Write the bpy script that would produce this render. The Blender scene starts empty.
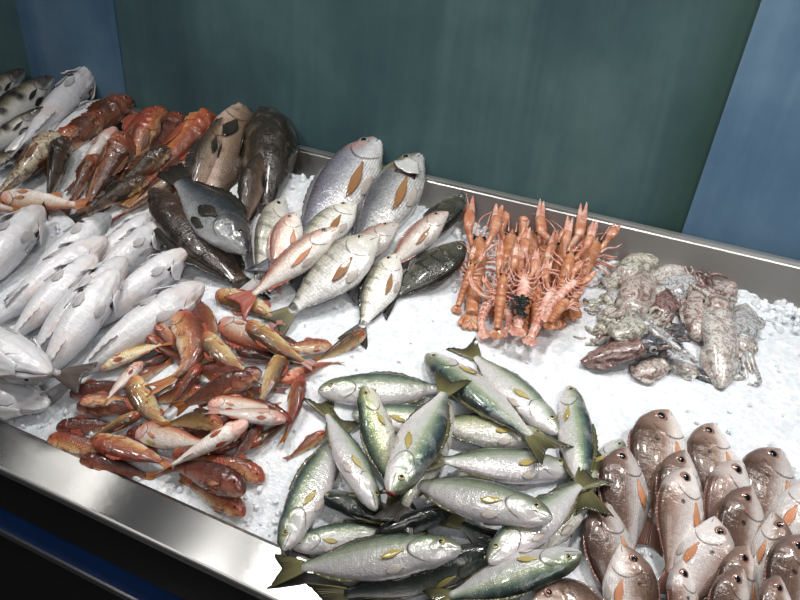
import bpy, bmesh, math, random
import numpy as np
from mathutils import Vector, Matrix, noise
random.seed(7)
rng = np.random.RandomState(7)
S = bpy.context.scene
COL = S.collection
PI = math.pi

# ---------------------------------------------------------------- camera
F = 645.0
HC = 0.80                      # camera height above the counter rim
Z0 = 0.90                      # height of the counter rim above the floor
_X = np.array([1980., 588., -F]); _X /= np.linalg.norm(_X)
_D = np.array([-97., 1050., F]); _D /= np.linalg.norm(_D)
_D = _D - _X * (_X @ _D); _D /= np.linalg.norm(_D)
_Z = -_D
_Y = np.cross(_Z, _X)
R = np.array([_X, _Y, _Z])
CAM = np.array([0, 0, Z0 + HC])
cam = bpy.data.cameras.new('camera'); cam.sensor_width = 36; cam.lens = F / 800 * 36
cam.clip_start = 0.02
camo = bpy.data.objects.new('camera', cam); COL.objects.link(camo)
M = Matrix.Identity(4)
for i in range(3):
    M[i][0] = R[i, 0]; M[i][1] = -R[i, 1]; M[i][2] = -R[i, 2]; M[i][3] = CAM[i]
camo.matrix_world = M
S.camera = camo

YF_OUT, YF_IN = 0.4376, 0.5005     # front rim, outer and inner edge
TILT = math.tan(math.radians(12))  # the tray slopes down towards the customer
UPN = np.array([0, -math.sin(math.radians(12)), math.cos(math.radians(12))])
def bed(y): return Z0 + TILT * (np.asarray(y) - YF_OUT)     # height of the rim plane at depth y
def at(px, py, z):
    """point on the ray of photo pixel px,py at height z above the sloping rim plane"""
    d = R @ np.array([px - 400., py - 300., F])
    return CAM + d * ((bed(0) + z - CAM[2]) / (d[2] - TILT * d[1]))
def at_y(px, py, y):
    d = R @ np.array([px - 400., py - 300., F])
    return CAM + d * (y / d[1])

# ---------------------------------------------------------------- scene helpers
def tag(o, label=None, cat=None, group=None, kind=None):
    if label: o['label'] = label
    if cat: o['category'] = cat
    if group: o['group'] = group
    if kind: o['kind'] = kind
    return o
def empty(name, loc):
    o = bpy.data.objects.new(name, None); o.empty_display_size = .02
    o.location = loc; COL.objects.link(o)
    return o
def mesh(name, V, Fc, mat, parent=None, uv=None, org=None, smooth=True):
    V = np.asarray(V, float)
    if org is not None: V = V - np.asarray(org)
    if not isinstance(Fc, list): Fc = Fc.tolist()
    c = V.mean(0); tri = np.array([(f[0], f[i], f[i + 1]) for f in Fc for i in range(1, len(f) - 1)])
    if np.einsum('ij,ij->i', V[tri[:, 0]] - c, np.cross(V[tri[:, 1]] - c, V[tri[:, 2]] - c)).sum() < 0: Fc = [list(f)[::-1] for f in Fc]
    me = bpy.data.meshes.new(name)
    me.from_pydata(V.tolist(), [], Fc)
    if uv is not None:
        l = me.uv_layers.new(name='UVMap')
        vi = np.zeros(len(me.loops), int); me.loops.foreach_get('vertex_index', vi)
        l.data.foreach_set('uv', np.asarray(uv, float)[vi].ravel())
    me.materials.append(mat)
    if smooth: me.polygons.foreach_set('use_smooth', [True] * len(me.polygons))
    me.update()
    o = bpy.data.objects.new(name, me); COL.objects.link(o)
    if parent is not None: o.parent = parent
    return o
def fix_normals(o):
    bm = bmesh.new(); bm.from_mesh(o.data)
    bmesh.ops.recalc_face_normals(bm, faces=bm.faces)
    bm.to_mesh(o.data); bm.free()
def box(V, Fc, x0, x1, y0, y1, z0, z1):
    b = len(V)
    V += [(x, y, z) for z in (z0, z1) for y in (y0, y1) for x in (x0, x1)]
    Fc += [[b + i for i in f] for f in ((0,2,3,1),(4,5,7,6),(0,1,5,4),(2,6,7,3),(0,4,6,2),(1,3,7,5))]
def extrude_profile(prof, x0, x1):
    """closed profile in (y, z), swept along X"""
    n = len(prof)
    V = [(x0, y, z) for y, z in prof] + [(x1, y, z) for y, z in prof]
    Fc = [[i, (i + 1) % n, n + (i + 1) % n, n + i] for i in range(n)]
    Fc += [list(range(n))[::-1], list(range(n, 2 * n))]
    return V, Fc
def loft(rings, caps=True):
    """rings: list of (n,3) arrays -> V, F"""
    n = len(rings[0]); V = np.concatenate(rings); Fc = []
    for i in range(len(rings) - 1):
        a = i * n; b = a + n
        for j in range(n):
            k = (j + 1) % n
            Fc.append([a + j, a + k, b + k, b + j])
    if caps:
        V = np.concatenate([V, [rings[0].mean(0)], [rings[-1].mean(0)]])
        c0 = len(V) - 2; c1 = len(V) - 1; a = (len(rings) - 1) * n
        for j in range(n):
            k = (j + 1) % n
            Fc.append([c0, k, j]); Fc.append([c1, a + j, a + k])
    return V, Fc
def join(parts):
    V = []; Fc = []; b = 0
    for v, f in parts:
        V.append(np.asarray(v, float)); Fc += [[i + b for i in q] for q in f]; b += len(v)
    return np.concatenate(V), Fc
def tube(pts, rad, n=7):
    pts = np.asarray(pts, float); m = len(pts)
    rad = np.broadcast_to(np.asarray(rad, float), (m,))
    T = np.gradient(pts, axis=0); T /= np.linalg.norm(T, axis=1)[:, None] + 1e-12
    u = np.cross(T[0], [0.13, .31, .94]); u /= np.linalg.norm(u)
    rings = []
    for i in range(m):
        u = u - T[i] * (u @ T[i]); u /= np.linalg.norm(u) + 1e-12
        v = np.cross(T[i], u)
        th = np.arange(n) / n * 2 * PI
        rings.append(pts[i] + rad[i] * (np.cos(th)[:, None] * u + np.sin(th)[:, None] * v))
    return loft(rings)
def ball(c, r, ax=None, flat=1.0, nu=10, nv=7):
    """ellipsoid at c, squashed by flat along ax"""
    c = np.asarray(c, float)
    ax = np.array([0, 0, 1.]) if ax is None else np.asarray(ax) / np.linalg.norm(ax)
    u = np.cross(ax, [.3, .2, .9] if abs(ax[2]) < .9 else [1, 0, 0]); u /= np.linalg.norm(u)
    v = np.cross(ax, u); rings = []
    for i in range(1, nv):
        p = PI * i / nv
        th = np.arange(nu) / nu * 2 * PI
        rings.append(c + r * (math.sin(p) * (np.cos(th)[:, None] * u + np.sin(th)[:, None] * v) - math.cos(p) * flat * ax))
    V, Fc = loft(rings)
    V[-2] = c - ax * r * flat; V[-1] = c + ax * r * flat
    return V, Fc
def shell(P, thick, nrm):
    """P grid (a,b,3) -> closed thin sheet of the given thickness"""
    a, b, _ = P.shape
    th = np.asarray(thick)
    if th.ndim == 0: th = np.full((a, b), float(th))
    A = P + nrm * th[..., None] / 2; B = P - nrm * th[..., None] / 2
    V = np.concatenate([A.reshape(-1, 3), B.reshape(-1, 3)]); o = a * b; Fc = []
    for i in range(a - 1):
        for j in range(b - 1):
            q = i * b + j
            Fc.append([q, q + 1, q + b + 1, q + b]); Fc.append([o + q, o + q + b, o + q + b + 1, o + q + 1])
    for i in range(a - 1):
        q = i * b; Fc.append([q, q + b, o + q + b, o + q])
        q = i * b + b - 1; Fc.append([q + b, q, o + q, o + q + b])
    for j in range(b - 1):
        q = j; Fc.append([q + 1, q, o + q, o + q + 1])
        q = (a - 1) * b + j; Fc.append([q, q + 1, o + q + 1, o + q])
    return V, Fc

# ---------------------------------------------------------------- node helpers
class NT:
    def __init__(s, name):
        s.m = bpy.data.materials.new(name); s.m.use_nodes = True
        s.t = s.m.node_tree; s.n = s.t.nodes; s.l = s.t.links
        s.b = s.n['Principled BSDF']
    def put(s, sock, v):
        if v is None: return
        if hasattr(v, 'is_linked') or hasattr(v, 'links'): s.l.new(v, sock)
        elif isinstance(v, (tuple, list)) and len(v) == 3 and sock.type == 'RGBA': sock.default_value = (*v, 1)
        else: sock.default_value = v
    def math(s, op, a, b=None, clamp=False):
        n = s.n.new('ShaderNodeMath'); n.operation = op; n.use_clamp = clamp
        s.put(n.inputs[0], a); s.put(n.inputs[1], b); return n.outputs[0]
    def mix(s, f, a, b, mode='MIX'):
        n = s.n.new('ShaderNodeMix'); n.data_type = 'RGBA'; n.blend_type = mode
        s.put(n.inputs[0], f); s.put(n.inputs[6], a); s.put(n.inputs[7], b); return n.outputs[2]
    def ramp(s, f, stops, interp='LINEAR'):
        n = s.n.new('ShaderNodeValToRGB'); r = n.color_ramp; r.interpolation = interp
        while len(r.elements) < len(stops): r.elements.new(.5)
        for e, (p, c) in zip(r.elements, stops):
            e.position = p; e.color = (*c, 1) if isinstance(c, (tuple, list)) else (c, c, c, 1)
        s.put(n.inputs[0], f); return n.outputs[0]
    def noise(s, vec, scale, detail=3, rough=.5, dist=0):
        n = s.n.new('ShaderNodeTexNoise'); n.inputs['Scale'].default_value = scale
        n.inputs['Detail'].default_value = detail; n.inputs['Roughness'].default_value = rough
        n.inputs['Distortion'].default_value = dist
        s.put(n.inputs['Vector'], vec); return n.outputs['Fac']
    def voro(s, vec, scale, rand=1, feat='F1', out='Distance'):
        n = s.n.new('ShaderNodeTexVoronoi'); n.feature = feat; n.inputs['Scale'].default_value = scale
        n.inputs['Randomness'].default_value = rand
        s.put(n.inputs['Vector'], vec); return n.outputs[out]
    def mapping(s, vec, scale, loc=(0, 0, 0)):
        n = s.n.new('ShaderNodeMapping'); n.inputs['Scale'].default_value = scale; n.inputs['Location'].default_value = loc
        s.put(n.inputs['Vector'], vec); return n.outputs[0]
    def coord(s, which='Object'):
        n = s.n.new('ShaderNodeTexCoord'); return n.outputs[which]
    def sep(s, vec):
        n = s.n.new('ShaderNodeSeparateXYZ'); s.put(n.inputs[0], vec); return n.outputs
    def rand(s):
        return s.n.new('ShaderNodeObjectInfo').outputs['Random']
    def bump(s, h, strength, dist, nrm=None):
        n = s.n.new('ShaderNodeBump'); n.inputs['Strength'].default_value = strength; n.inputs['Distance'].default_value = dist
        s.put(n.inputs['Height'], h); s.put(n.inputs['Normal'], nrm); return n.outputs[0]
    def set(s, **k):
        names = dict(col='Base Color', rough='Roughness', metal='Metallic', spec='Specular IOR Level', coat='Coat Weight',
                     coatr='Coat Roughness', nrm='Normal', sss='Subsurface Weight', ssr='Subsurface Scale', aniso='Anisotropic',
                     tang='Tangent', trans='Transmission Weight', ior='IOR', coatn='Coat Normal', alpha='Alpha')
        for a, v in k.items(): s.put(s.b.inputs[names[a]], v)
        return s.m
def srgb(r, g, b):
    f = lambda c: (c / 255 / 12.92) if c <= 10 else ((c / 255 + .055) / 1.055) ** 2.4
    return (f(r), f(g), f(b))
def simple(name, col, rough=.5, metal=0, spec=.5, var=.0, scale=40):
    t = NT(name)
    c = col
    if var:
        n = t.noise(t.coord(), scale, 3)
        c = t.mix(n, tuple(x * (1 - var) for x in col), tuple(min(1, x * (1 + var)) for x in col))
    return t.set(col=c, rough=rough, metal=metal, spec=spec)
# ---------------------------------------------------------------- heights of the ice bed
YB = float(at(430, 178.6, .08)[1])   # top edge of the back upstand (8 cm above the rim)
def ice_base(x, y):
    x = np.asarray(x, float); y = np.asarray(y, float)
    t = np.clip((y - YF_IN) / .12, 0, 1)
    z = -.012 + .018 * t * t * (3 - 2 * t)
    # banked up towards the back on the left, under the whole fish
    b = np.clip((y - .85) / .40, 0, 1); l = np.clip((-.18 - x) / .35, 0, 1)
    b = b * np.clip((YB - .02 - y) / .08, 0, 1) ** .7
    z = z + .060 * (b * b * (3 - 2 * b)) * (l * l * (3 - 2 * l))
    # low banks under the red mullet and the jacks
    z = z + .030 * np.exp(-(((x + .46) / .16) ** 2 + ((y - .70) / .12) ** 2))
    z = z + .012 * np.exp(-(((x + .05) / .2) ** 2 + ((y - .72) / .12) ** 2))
    z = z + .015 * np.exp(-(((x - .02) / .14) ** 2 + ((y - 1.15) / .08) ** 2))
    return z

# ---------------------------------------------------------------- materials of the setting
def steel_mat(name, base, rough, aniso):
    t = NT(name)
    v = t.coord('Object')
    g = t.noise(t.mapping(v, (6, 900, 900)), 1, 2)
    blot = t.noise(v, 7, 4)
    col = t.mix(g, tuple(c * .86 for c in base), base)
    col = t.mix(t.math('MULTIPLY', blot, .25), col, tuple(c * .6 for c in base))
    tg = t.n.new('ShaderNodeTangent'); tg.direction_type = 'UV_MAP'; tg.uv_map = 'UVMap'
    r = t.math('ADD', t.math('MULTIPLY', blot, .10), rough - .05)
    t.b.inputs['Anisotropic Rotation'].default_value = .25
    return t.set(col=col, metal=1, rough=r, aniso=aniso, tang=tg.outputs[0], nrm=t.bump(g, .03, .0004))
M_STEEL = steel_mat('brushed_steel', (.50, .50, .49), .23, .88)
M_STEEL_B = steel_mat('brushed_steel_dull', (.50, .485, .47), .42, .3)
M_LIP = simple('satin_steel', (.60, .60, .58), .42, 1)
M_CHROME = simple('bright_trim', (.62, .61, .59), .30, 1)
M_DARK = simple('dark_fascia', (.010, .010, .011), .45, 0, .4, .3, 12)
M_NAVY = simple('navy_enamel', srgb(8, 46, 98), .35, 0, .5, .25, 9)

def wall_paint(name, c_dark, c_mid, c_light, band=None):
    t = NT(name)
    v = t.coord('Object')
    streak = t.noise(t.mapping(v, (9, 9, .9)), 1, 5, .6, .8)
    fine = t.noise(t.mapping(v, (90, 90, 7)), 1, 3, .6)
    cloud = t.noise(v, 2.3, 5, .6)
    f = t.math('ADD', t.math('MULTIPLY', streak, .36), t.math('MULTIPLY', cloud, .74))
    col = t.ramp(f, [(.38, c_dark), (.55, c_mid), (.72, c_light)])
    col = t.mix(t.math('MULTIPLY', t.math('SUBTRACT', fine, .5), .5, True), col, c_light)
    if band:      # darker green, streaked, towards the blue panel
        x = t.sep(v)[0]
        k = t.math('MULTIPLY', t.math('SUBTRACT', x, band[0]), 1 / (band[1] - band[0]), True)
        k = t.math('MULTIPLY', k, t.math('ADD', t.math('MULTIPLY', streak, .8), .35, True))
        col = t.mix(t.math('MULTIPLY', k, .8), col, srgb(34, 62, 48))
    return t.set(col=col, rough=.55, spec=.35, nrm=t.bump(fine, .12, .002))

# ---------------------------------------------------------------- wall and floor
YW = YB + .03
pr = [at_y(757, 0, YW), at_y(687.5, 226, YW)]
xr = (pr[0][0] + pr[1][0]) / 2
xl1 = (at_y(112, 0, YW)[0] + at_y(129.5, 98, YW)[0]) / 2
xl0 = (at_y(17.5, 0, YW)[0] + at_y(30.6, 70, YW)[0]) / 2
print('WALL', YB, xr, xl0, xl1, pr)
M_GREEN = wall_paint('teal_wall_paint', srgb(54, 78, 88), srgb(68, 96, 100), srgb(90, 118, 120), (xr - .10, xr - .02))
M_BLUE = wall_paint('blue_wall_paint', srgb(68, 98, 128), srgb(90, 122, 150), srgb(118, 148, 172))
M_BLUE_L = wall_paint('slate_blue_wall_paint', srgb(58, 88, 116), srgb(72, 104, 132), srgb(100, 128, 150))
M_FLOOR = simple('dark_floor', (.05, .05, .05), .5, 0, .5, .3, 5)
def structure(name, V, Fc, m):
    o = mesh(name, V, Fc, m, smooth=False); fix_normals(o); o['kind'] = 'structure'; return o
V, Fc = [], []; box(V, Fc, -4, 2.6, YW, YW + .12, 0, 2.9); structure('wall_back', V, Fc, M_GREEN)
V, Fc = [], []; box(V, Fc, xr, 2.6, YW - .006, YW, 0, 2.9); structure('trim_1', V, Fc, M_BLUE)
V, Fc = [], []; box(V, Fc, xl0, xl1, YW - .004, YW, 0, 2.9); structure('trim_2', V, Fc, M_BLUE_L)
V, Fc = [], []; box(V, Fc, -4, 2.6, -2.2, YW + .12, -.08, 0); structure('floor', V, Fc, M_FLOOR)

# ---------------------------------------------------------------- the counter
XA, XB = -3.2, 1.9
ctr = empty('display_counter', (0, 1.1, 0))
tag(ctr, 'long brushed steel fish counter with dark fascia and navy strip along the wall', 'counter')
ORG = np.array([0, 1.1, 0])
def cpart(name, prof, m, label=None, x0=XA, x1=XB, par=None, sl=True):
    V, Fc = extrude_profile([(y, bed(y) + z) if sl else (y, Z0 + z) for y, z in prof], x0, x1)
    V = np.array(V)
    uv = np.stack([V[:, 0], V[:, 1] + V[:, 2]], 1)
    o = mesh(name, V, Fc, m, par or ctr, uv=uv, org=ORG if par is None else ORG * 0, smooth=False)
    fix_normals(o)
    if label: o['label'] = label
    return o
# front rim: flat top with a rolled outer edge, drop inside the tray
cpart('front_rim', [(YF_IN, 0), (YF_IN, -.10), (YF_IN + .003, -.10), (YF_IN + .003, .001), (YF_IN - .002, .003), (YF_OUT + .002, .003),
                    (YF_OUT + .002, -.012), (YF_OUT + .006, -.012), (YF_OUT + .007, 0)], M_STEEL,
      'flat brushed steel front rim')
cpart('rim_lip', [(YF_OUT + .002, .003), (YF_OUT - .0005, .0022), (YF_OUT - .002, .0005), (YF_OUT - .0025, -.002), (YF_OUT - .001, -.012), (YF_OUT + .002, -.012)], M_LIP, 'rounded outer lip of the front rim')
cpart('back_upstand', [(YB, .08), (YB - .004, .081), (YB - .010, .077), (YB - .034, -.03), (YB - .034, -.10), (YB + .012, -.10), (YB + .016, .078), (YB + .012, .0805)],
      M_STEEL_B, 'dull steel upstand at the back')
cpart('rim_edge', [(YB - .0075, .0785), (YB - .006, .0825), (YB - .002, .0835), (YB + .001, .080), (YB - .004, .079)], M_CHROME, 'bright folded top edge')
cpart('tray_floor', [(YF_IN, -.10), (YB, -.10), (YB, -.112), (YF_IN, -.112)], M_STEEL_B)
# fascia under the rim: the heights follow the lines seen at the left end of the counter
YP = YF_OUT + .008
def zz(px, py, y): return float(at_y(px, py, y)[2]) - Z0
z1 = zz(0, 507, YP); z2 = zz(0, 531, YP - .01); z3 = zz(0, 535, YP - .01)
print('FASCIA', z1, z2, z3)
cpart('fascia', [(YP, -.010), (YP, z1), (YP + .03, z1), (YP + .03, -.010)], M_DARK, sl=False)
cpart('blue_panel', [(YP + .004, z1), (YP - .006, z2), (YP + .03, z2), (YP + .03, z1)], M_NAVY, 'navy enamel strip below the fascia', sl=False)
cpart('trim_strip', [(YP - .010, z2), (YP - .012, (z2 + z3) / 2), (YP - .010, z3), (YP + .03, z3), (YP + .03, z2)], M_CHROME, 'thin bright metal strip', sl=False)
cpart('base_panel', [(YP + .001, z3), (YP + .02, -Z0), (YB - .02, -Z0), (YB - .02, .06), (YP + .03, -.112), (YP + .03, z3)], M_DARK, sl=False)

# ---------------------------------------------------------------- crushed ice
def ice_mat():
    t = NT('crushed_ice')
    v = t.coord('Object')
    c1 = t.voro(v, 130, 1, 'F1', 'Color'); d1 = t.voro(v, 130, 1)
    d2 = t.voro(v, 260, 1); n = t.noise(v, 22, 5, .6)
    g = t.sep(c1)[0]
    col = t.mix(g, srgb(226, 232, 238), srgb(246, 249, 252))
    col = t.mix(t.ramp(n, [(.35, .35), (.6, 0.)]), col, srgb(205, 212, 222))
    h = t.math('ADD', t.math('MULTIPLY', d1, 1.), t.math('ADD', t.math('MULTIPLY', d2, .5), t.math('MULTIPLY', g, .5)))
    return t.set(col=col, rough=t.math('ADD', t.math('MULTIPLY', g, .3), .22), spec=.4, sss=.15, ssr=.010,
                 nrm=t.bump(h, .38, .0032))
M_ICE = ice_mat(); M_LUMP = simple('loose_ice', srgb(240,244,248), .25, 0, .5)
GX0, GX1, GY0, GY1, GS = -2.6, 1.5, .40, 2.0, .005
gnx = int((GX1 - GX0) / GS) + 1; gny = int((GY1 - GY0) / GS) + 1
gx = GX0 + np.arange(gnx) * GS; gy = GY0 + np.arange(gny) * GS
HF = ice_base(gx[:, None], gy[None, :])            # height field the food is laid on (above the rim)
def hf(x, y):
    i = np.clip(np.round((np.asarray(x) - GX0) / GS).astype(int), 0, gnx - 1)
    j = np.clip(np.round((np.asarray(y) - GY0) / GS).astype(int), 0, gny - 1)
    return HF[i, j]
def hf_add(x, y, z):
    x = np.asarray(x); y = np.asarray(y)
    i = np.round((x - GX0) / GS).astype(int).ravel(); j = np.round((y - GY0) / GS).astype(int).ravel()
    ok = (i >= 0) & (i < gnx) & (j >= 0) & (j < gny)
    np.maximum.at(HF, (i[ok], j[ok]), np.asarray(z).ravel()[ok])
def build_ice():
    st = .008
    xs = np.arange(-2.5, 1.45, st); ys = np.linspace(YF_IN + .004, YB - .012, int((YB - YF_IN) / st))
    nx, ny = len(xs), len(ys); V = np.zeros((nx, ny, 3))
    base = ice_base(xs[:, None], ys[None, :])
    for i, x in enumerate(xs):
        for j, y in enumerate(ys):
            p = Vector((x * 42, y * 42, 3.1))
            r = noise.fractal(p * .22, .9, 2.0, 3) * .004
            d, _ = noise.voronoi(p)
            r += (.5 - d[0]) * .0035
            e = max(0, 1 - (ys[-1] - y) / .12)          # heaped, lumpy edge against the upstand
            r += e * (noise.noise(Vector((x * 9, 4.2, 0))) * .030 + noise.noise(Vector((x * 31, y * 31, 2))) * .012 + .002)
            q = max(0, 1 - (y - ys[0]) / .05)
            V[i, j] = (x, y, bed(y) + base[i, j] + r * (1 - .6 * q) - .003)
    Fc = []
    for i in range(nx - 1):
        for j in range(ny - 1):
            a = i * ny + j; Fc.append([a, a + ny, a + ny + 1, a + 1])
    parts = [(V.reshape(-1, 3), Fc)]
    # loose lumps of ice lying in the bed
    ico = bmesh.new(); bmesh.ops.create_icosphere(ico, subdivisions=1, radius=1)
    iv = np.array([v.co[:] for v in ico.verts]); ifc = [[v.index for v in f.verts] for f in ico.faces]; ico.free()
    for k in range(3300):
        x = random.uniform(-1.7, 1.0)
        if k < 2300:
            y = YB - .02 - abs(random.gauss(0, .05)); s = random.uniform(.004, .011)
        elif k < 2900: y = random.uniform(YF_IN + .012, YB - .02); s = random.uniform(.002, .006)
        else: y = YF_IN + .012 + abs(random.gauss(0, .03)); s = random.uniform(.003, .007)
        if k < 2300 and x < -.35 and random.random() < .8: continue
        z = float(bed(y)) + float(ice_base(x, y)) + random.uniform(-.3, .5) * s
        w = iv * (rng.uniform(.6, 1.25, (len(iv), 1))) * s * rng.uniform(.6, 1.2, 3)
        parts.append((w + np.array([x, y, z]), ifc))
    V, Fc = join(parts)
    o = mesh('crushed_ice', V, Fc, M_ICE, smooth=False)
    k = len(parts[0][1]); sm = [True] * k + [False] * (len(Fc) - k)
    o.data.polygons.foreach_set('use_smooth', sm)
    o.data.materials.append(M_LUMP); o.data.polygons.foreach_set('material_index', [0] * k + [1] * (len(Fc) - k))
    tag(o, 'white crushed ice filling the steel tray under all the fish', 'ice', kind='stuff')
build_ice()
# ---------------------------------------------------------------- laying things on the heap
def smooth(a, b, x):
    t = np.clip((np.asarray(x, float) - a) / (b - a), 0, 1); return t * t * (3 - 2 * t)
class Path:
    """centre line from head to tail; frame(s) gives tangent, dorsal and lateral directions"""
    def __init__(s, P, Q, a, k=0, kz=0):
        s.P, s.Q = np.asarray(P, float), np.asarray(Q, float)
        d = s.Q - s.P; s.chord = np.linalg.norm(d); s.f = -d / s.chord      # forward = towards the head
        up = UPN; s.l = np.cross(up, s.f); s.l /= np.linalg.norm(s.l)
        s.u = np.cross(s.f, s.l); s.a = math.radians(a); s.k = k; s.kz = kz
        q = np.linspace(0, 1, 60); c = s.c(q)
        s.L = np.linalg.norm(np.diff(c, axis=0), axis=1).sum()
    def off(s, t):
        return 4 * t * (1 - t) * (.55 + .9 * t) / 1.0          # bends mostly behind the head
    def c(s, t):
        t = np.asarray(t, float); b = s.off(np.clip(t, -.3, 1.3))
        return s.P + (s.Q - s.P) * t[..., None] + (s.k * s.chord * b)[..., None] * s.l + (s.kz * s.chord * b)[..., None] * s.u
    def frame(s, t):
        t = np.asarray(t, float)
        T = -(s.c(t + 1e-3) - s.c(t - 1e-3)); T /= np.linalg.norm(T, axis=-1, keepdims=True)
        Lf = np.cross(s.u, T); Lf /= np.linalg.norm(Lf, axis=-1, keepdims=True)
        Up = np.cross(T, Lf)
        D = math.cos(s.a) * Lf + math.sin(s.a) * Up            # dorsal
        B = np.cross(D, T)                                     # the side turned up when a = 0
        return T, D, B
    def pt(s, t, dz, dy):
        T, D, B = s.frame(t)
        return s.c(t) + D * np.asarray(dz)[..., None] + B * np.asarray(dy)[..., None]

def settle(h, t, a, half_d, half_w, s_end, k=0, kz=0, z=None, sink=.003, pct=95, slope=.55, lift=0):
    """lay a body with half extents half_d(s), half_w(s) (fractions of its length) on the height field"""
    ar = math.radians(a); zh, zt = (.05, .05) if z is None else z
    ss = np.linspace(.02, .98, 44); q = np.linspace(-.92, .92, 11)
    for it in range(6):
        p = Path(at(*h, zh), at(*t, zt), a, k, kz); L = p.L
        hd = np.where(ss < s_end, half_d(ss), .02) * L; hw = np.where(ss < s_end, half_w(ss), .006) * L
        V = np.sqrt((hd * math.sin(ar)) ** 2 + (hw * math.cos(ar)) ** 2)
        Rr = np.sqrt((hd * math.cos(ar)) ** 2 + (hw * math.sin(ar)) ** 2)
        c = p.c(ss); xy = c[:, None, :2] + (Rr[:, None] * q)[..., None] * p.l[:2]
        prof = V[:, None] * np.sqrt(1 - q ** 2)
        if z is not None: break
        dzb = (p.kz * p.chord * p.off(ss))[:, None]
        need = hf(xy[..., 0], xy[..., 1]) + prof - sink - dzb
        best = None
        for m in np.linspace(-slope, slope, 45) * p.chord * .6:
            v = need - m * (.5 - ss)[:, None]
            zm = np.percentile(v, pct)
            cost = zm + .10 * m * m / p.chord
            if best is None or cost < best[0]: best = (cost, zm, m)
        nzh, nzt = best[1] + best[2] / 2 + lift, best[1] - best[2] / 2 + lift
        zh = .5 * zh + .5 * nzh if it else nzh; zt = .5 * zt + .5 * nzt if it else nzt
    top = c[:, None, 2] - bed(c[:, None, 1]) + prof
    hf_add(xy[..., 0], xy[..., 1], top)
    return p

# ---------------------------------------------------------------- fish shapes (fractions of the total length)
def prof(*rows):
    r = np.array(rows); s = r[:, 0]
    xs = np.linspace(0, s[-1], 200)
    def cubic(y):                                  # monotone-ish smooth interpolation
        d = np.gradient(y, s); out = np.zeros_like(xs)
        for i in range(len(s) - 1):
            m = (xs >= s[i]) & (xs <= s[i + 1]); hh = s[i + 1] - s[i]; u = (xs[m] - s[i]) / hh
            out[m] = (2*u**3-3*u**2+1)*y[i] + (u**3-2*u**2+u)*hh*d[i] + (-2*u**3+3*u**2)*y[i+1] + (u**3-u**2)*hh*d[i+1]
        return out
    t, b, w = cubic(r[:, 1]), cubic(r[:, 2]), cubic(r[:, 3])
    return (lambda q: np.interp(q, xs, t)), (lambda q: np.interp(q, xs, b)), (lambda q: np.interp(q, xs, w)), s[-1]
#              s     top    bottom  half width
SHAPE = {
 'jack': prof((0,.010,-.016,.012),(.02,.034,-.036,.026),(.06,.060,-.058,.042),(.12,.082,-.080,.055),(.20,.094,-.092,.062),(.30,.110,-.112,.068),
              (.42,.112,-.116,.066),(.55,.096,-.098,.052),(.66,.066,-.066,.034),(.75,.038,-.036,.018),(.81,.028,-.026,.011)),
 'bream': prof((0,.004,-.010,.008),(.02,.034,-.026,.024),(.06,.082,-.046,.042),(.12,.126,-.078,.060),(.20,.158,-.112,.074),(.30,.172,-.140,.080),
              (.42,.160,-.140,.076),(.55,.118,-.106,.056),(.66,.070,-.064,.034),(.74,.042,-.038,.018),(.80,.034,-.030,.011)),
 'seabream': prof((0,.004,-.010,.009),(.02,.032,-.028,.024),(.06,.076,-.052,.042),(.12,.118,-.086,.060),(.20,.152,-.122,.074),(.30,.168,-.148,.080),
              (.42,.158,-.148,.076),(.55,.120,-.112,.056),(.66,.074,-.068,.034),(.75,.042,-.040,.018),(.81,.034,-.030,.011)),
 'mullet': prof((0,.006,-.020,.014),(.015,.034,-.034,.028),(.05,.066,-.052,.046),(.10,.090,-.066,.060),(.18,.106,-.080,.070),(.28,.112,-.090,.074),
              (.42,.104,-.090,.066),(.56,.084,-.072,.050),(.68,.056,-.048,.032),(.76,.040,-.034,.020),(.82,.034,-.028,.014)),
 'white': prof((0,.008,-.012,.016),(.02,.026,-.026,.034),(.06,.048,-.046,.052),(.12,.070,-.066,.070),(.20,.088,-.088,.084),(.32,.098,-.104,.092),
              (.46,.094,-.102,.088),(.60,.074,-.080,.066),(.70,.050,-.052,.040),(.77,.034,-.034,.022),(.82,.028,-.026,.014)),
 'gurnard': prof((0,.010,-.016,.022),(.02,.036,-.034,.050),(.06,.066,-.052,.080),(.12,.094,-.066,.102),(.20,.110,-.078,.108),(.30,.104,-.082,.096),
              (.42,.086,-.076,.076),(.56,.064,-.058,.052),(.68,.046,-.042,.034),(.76,.036,-.032,.022),(.82,.032,-.028,.015)),
 'grouper': prof((0,.006,-.016,.014),(.02,.022,-.030,.030),(.06,.044,-.050,.050),(.12,.074,-.074,.070),(.20,.108,-.102,.090),(.32,.136,-.130,.098),
              (.46,.128,-.122,.086),(.60,.098,-.094,.062),(.70,.068,-.066,.040),(.77,.052,-.050,.026),(.82,.048,-.046,.018)),
}
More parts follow.
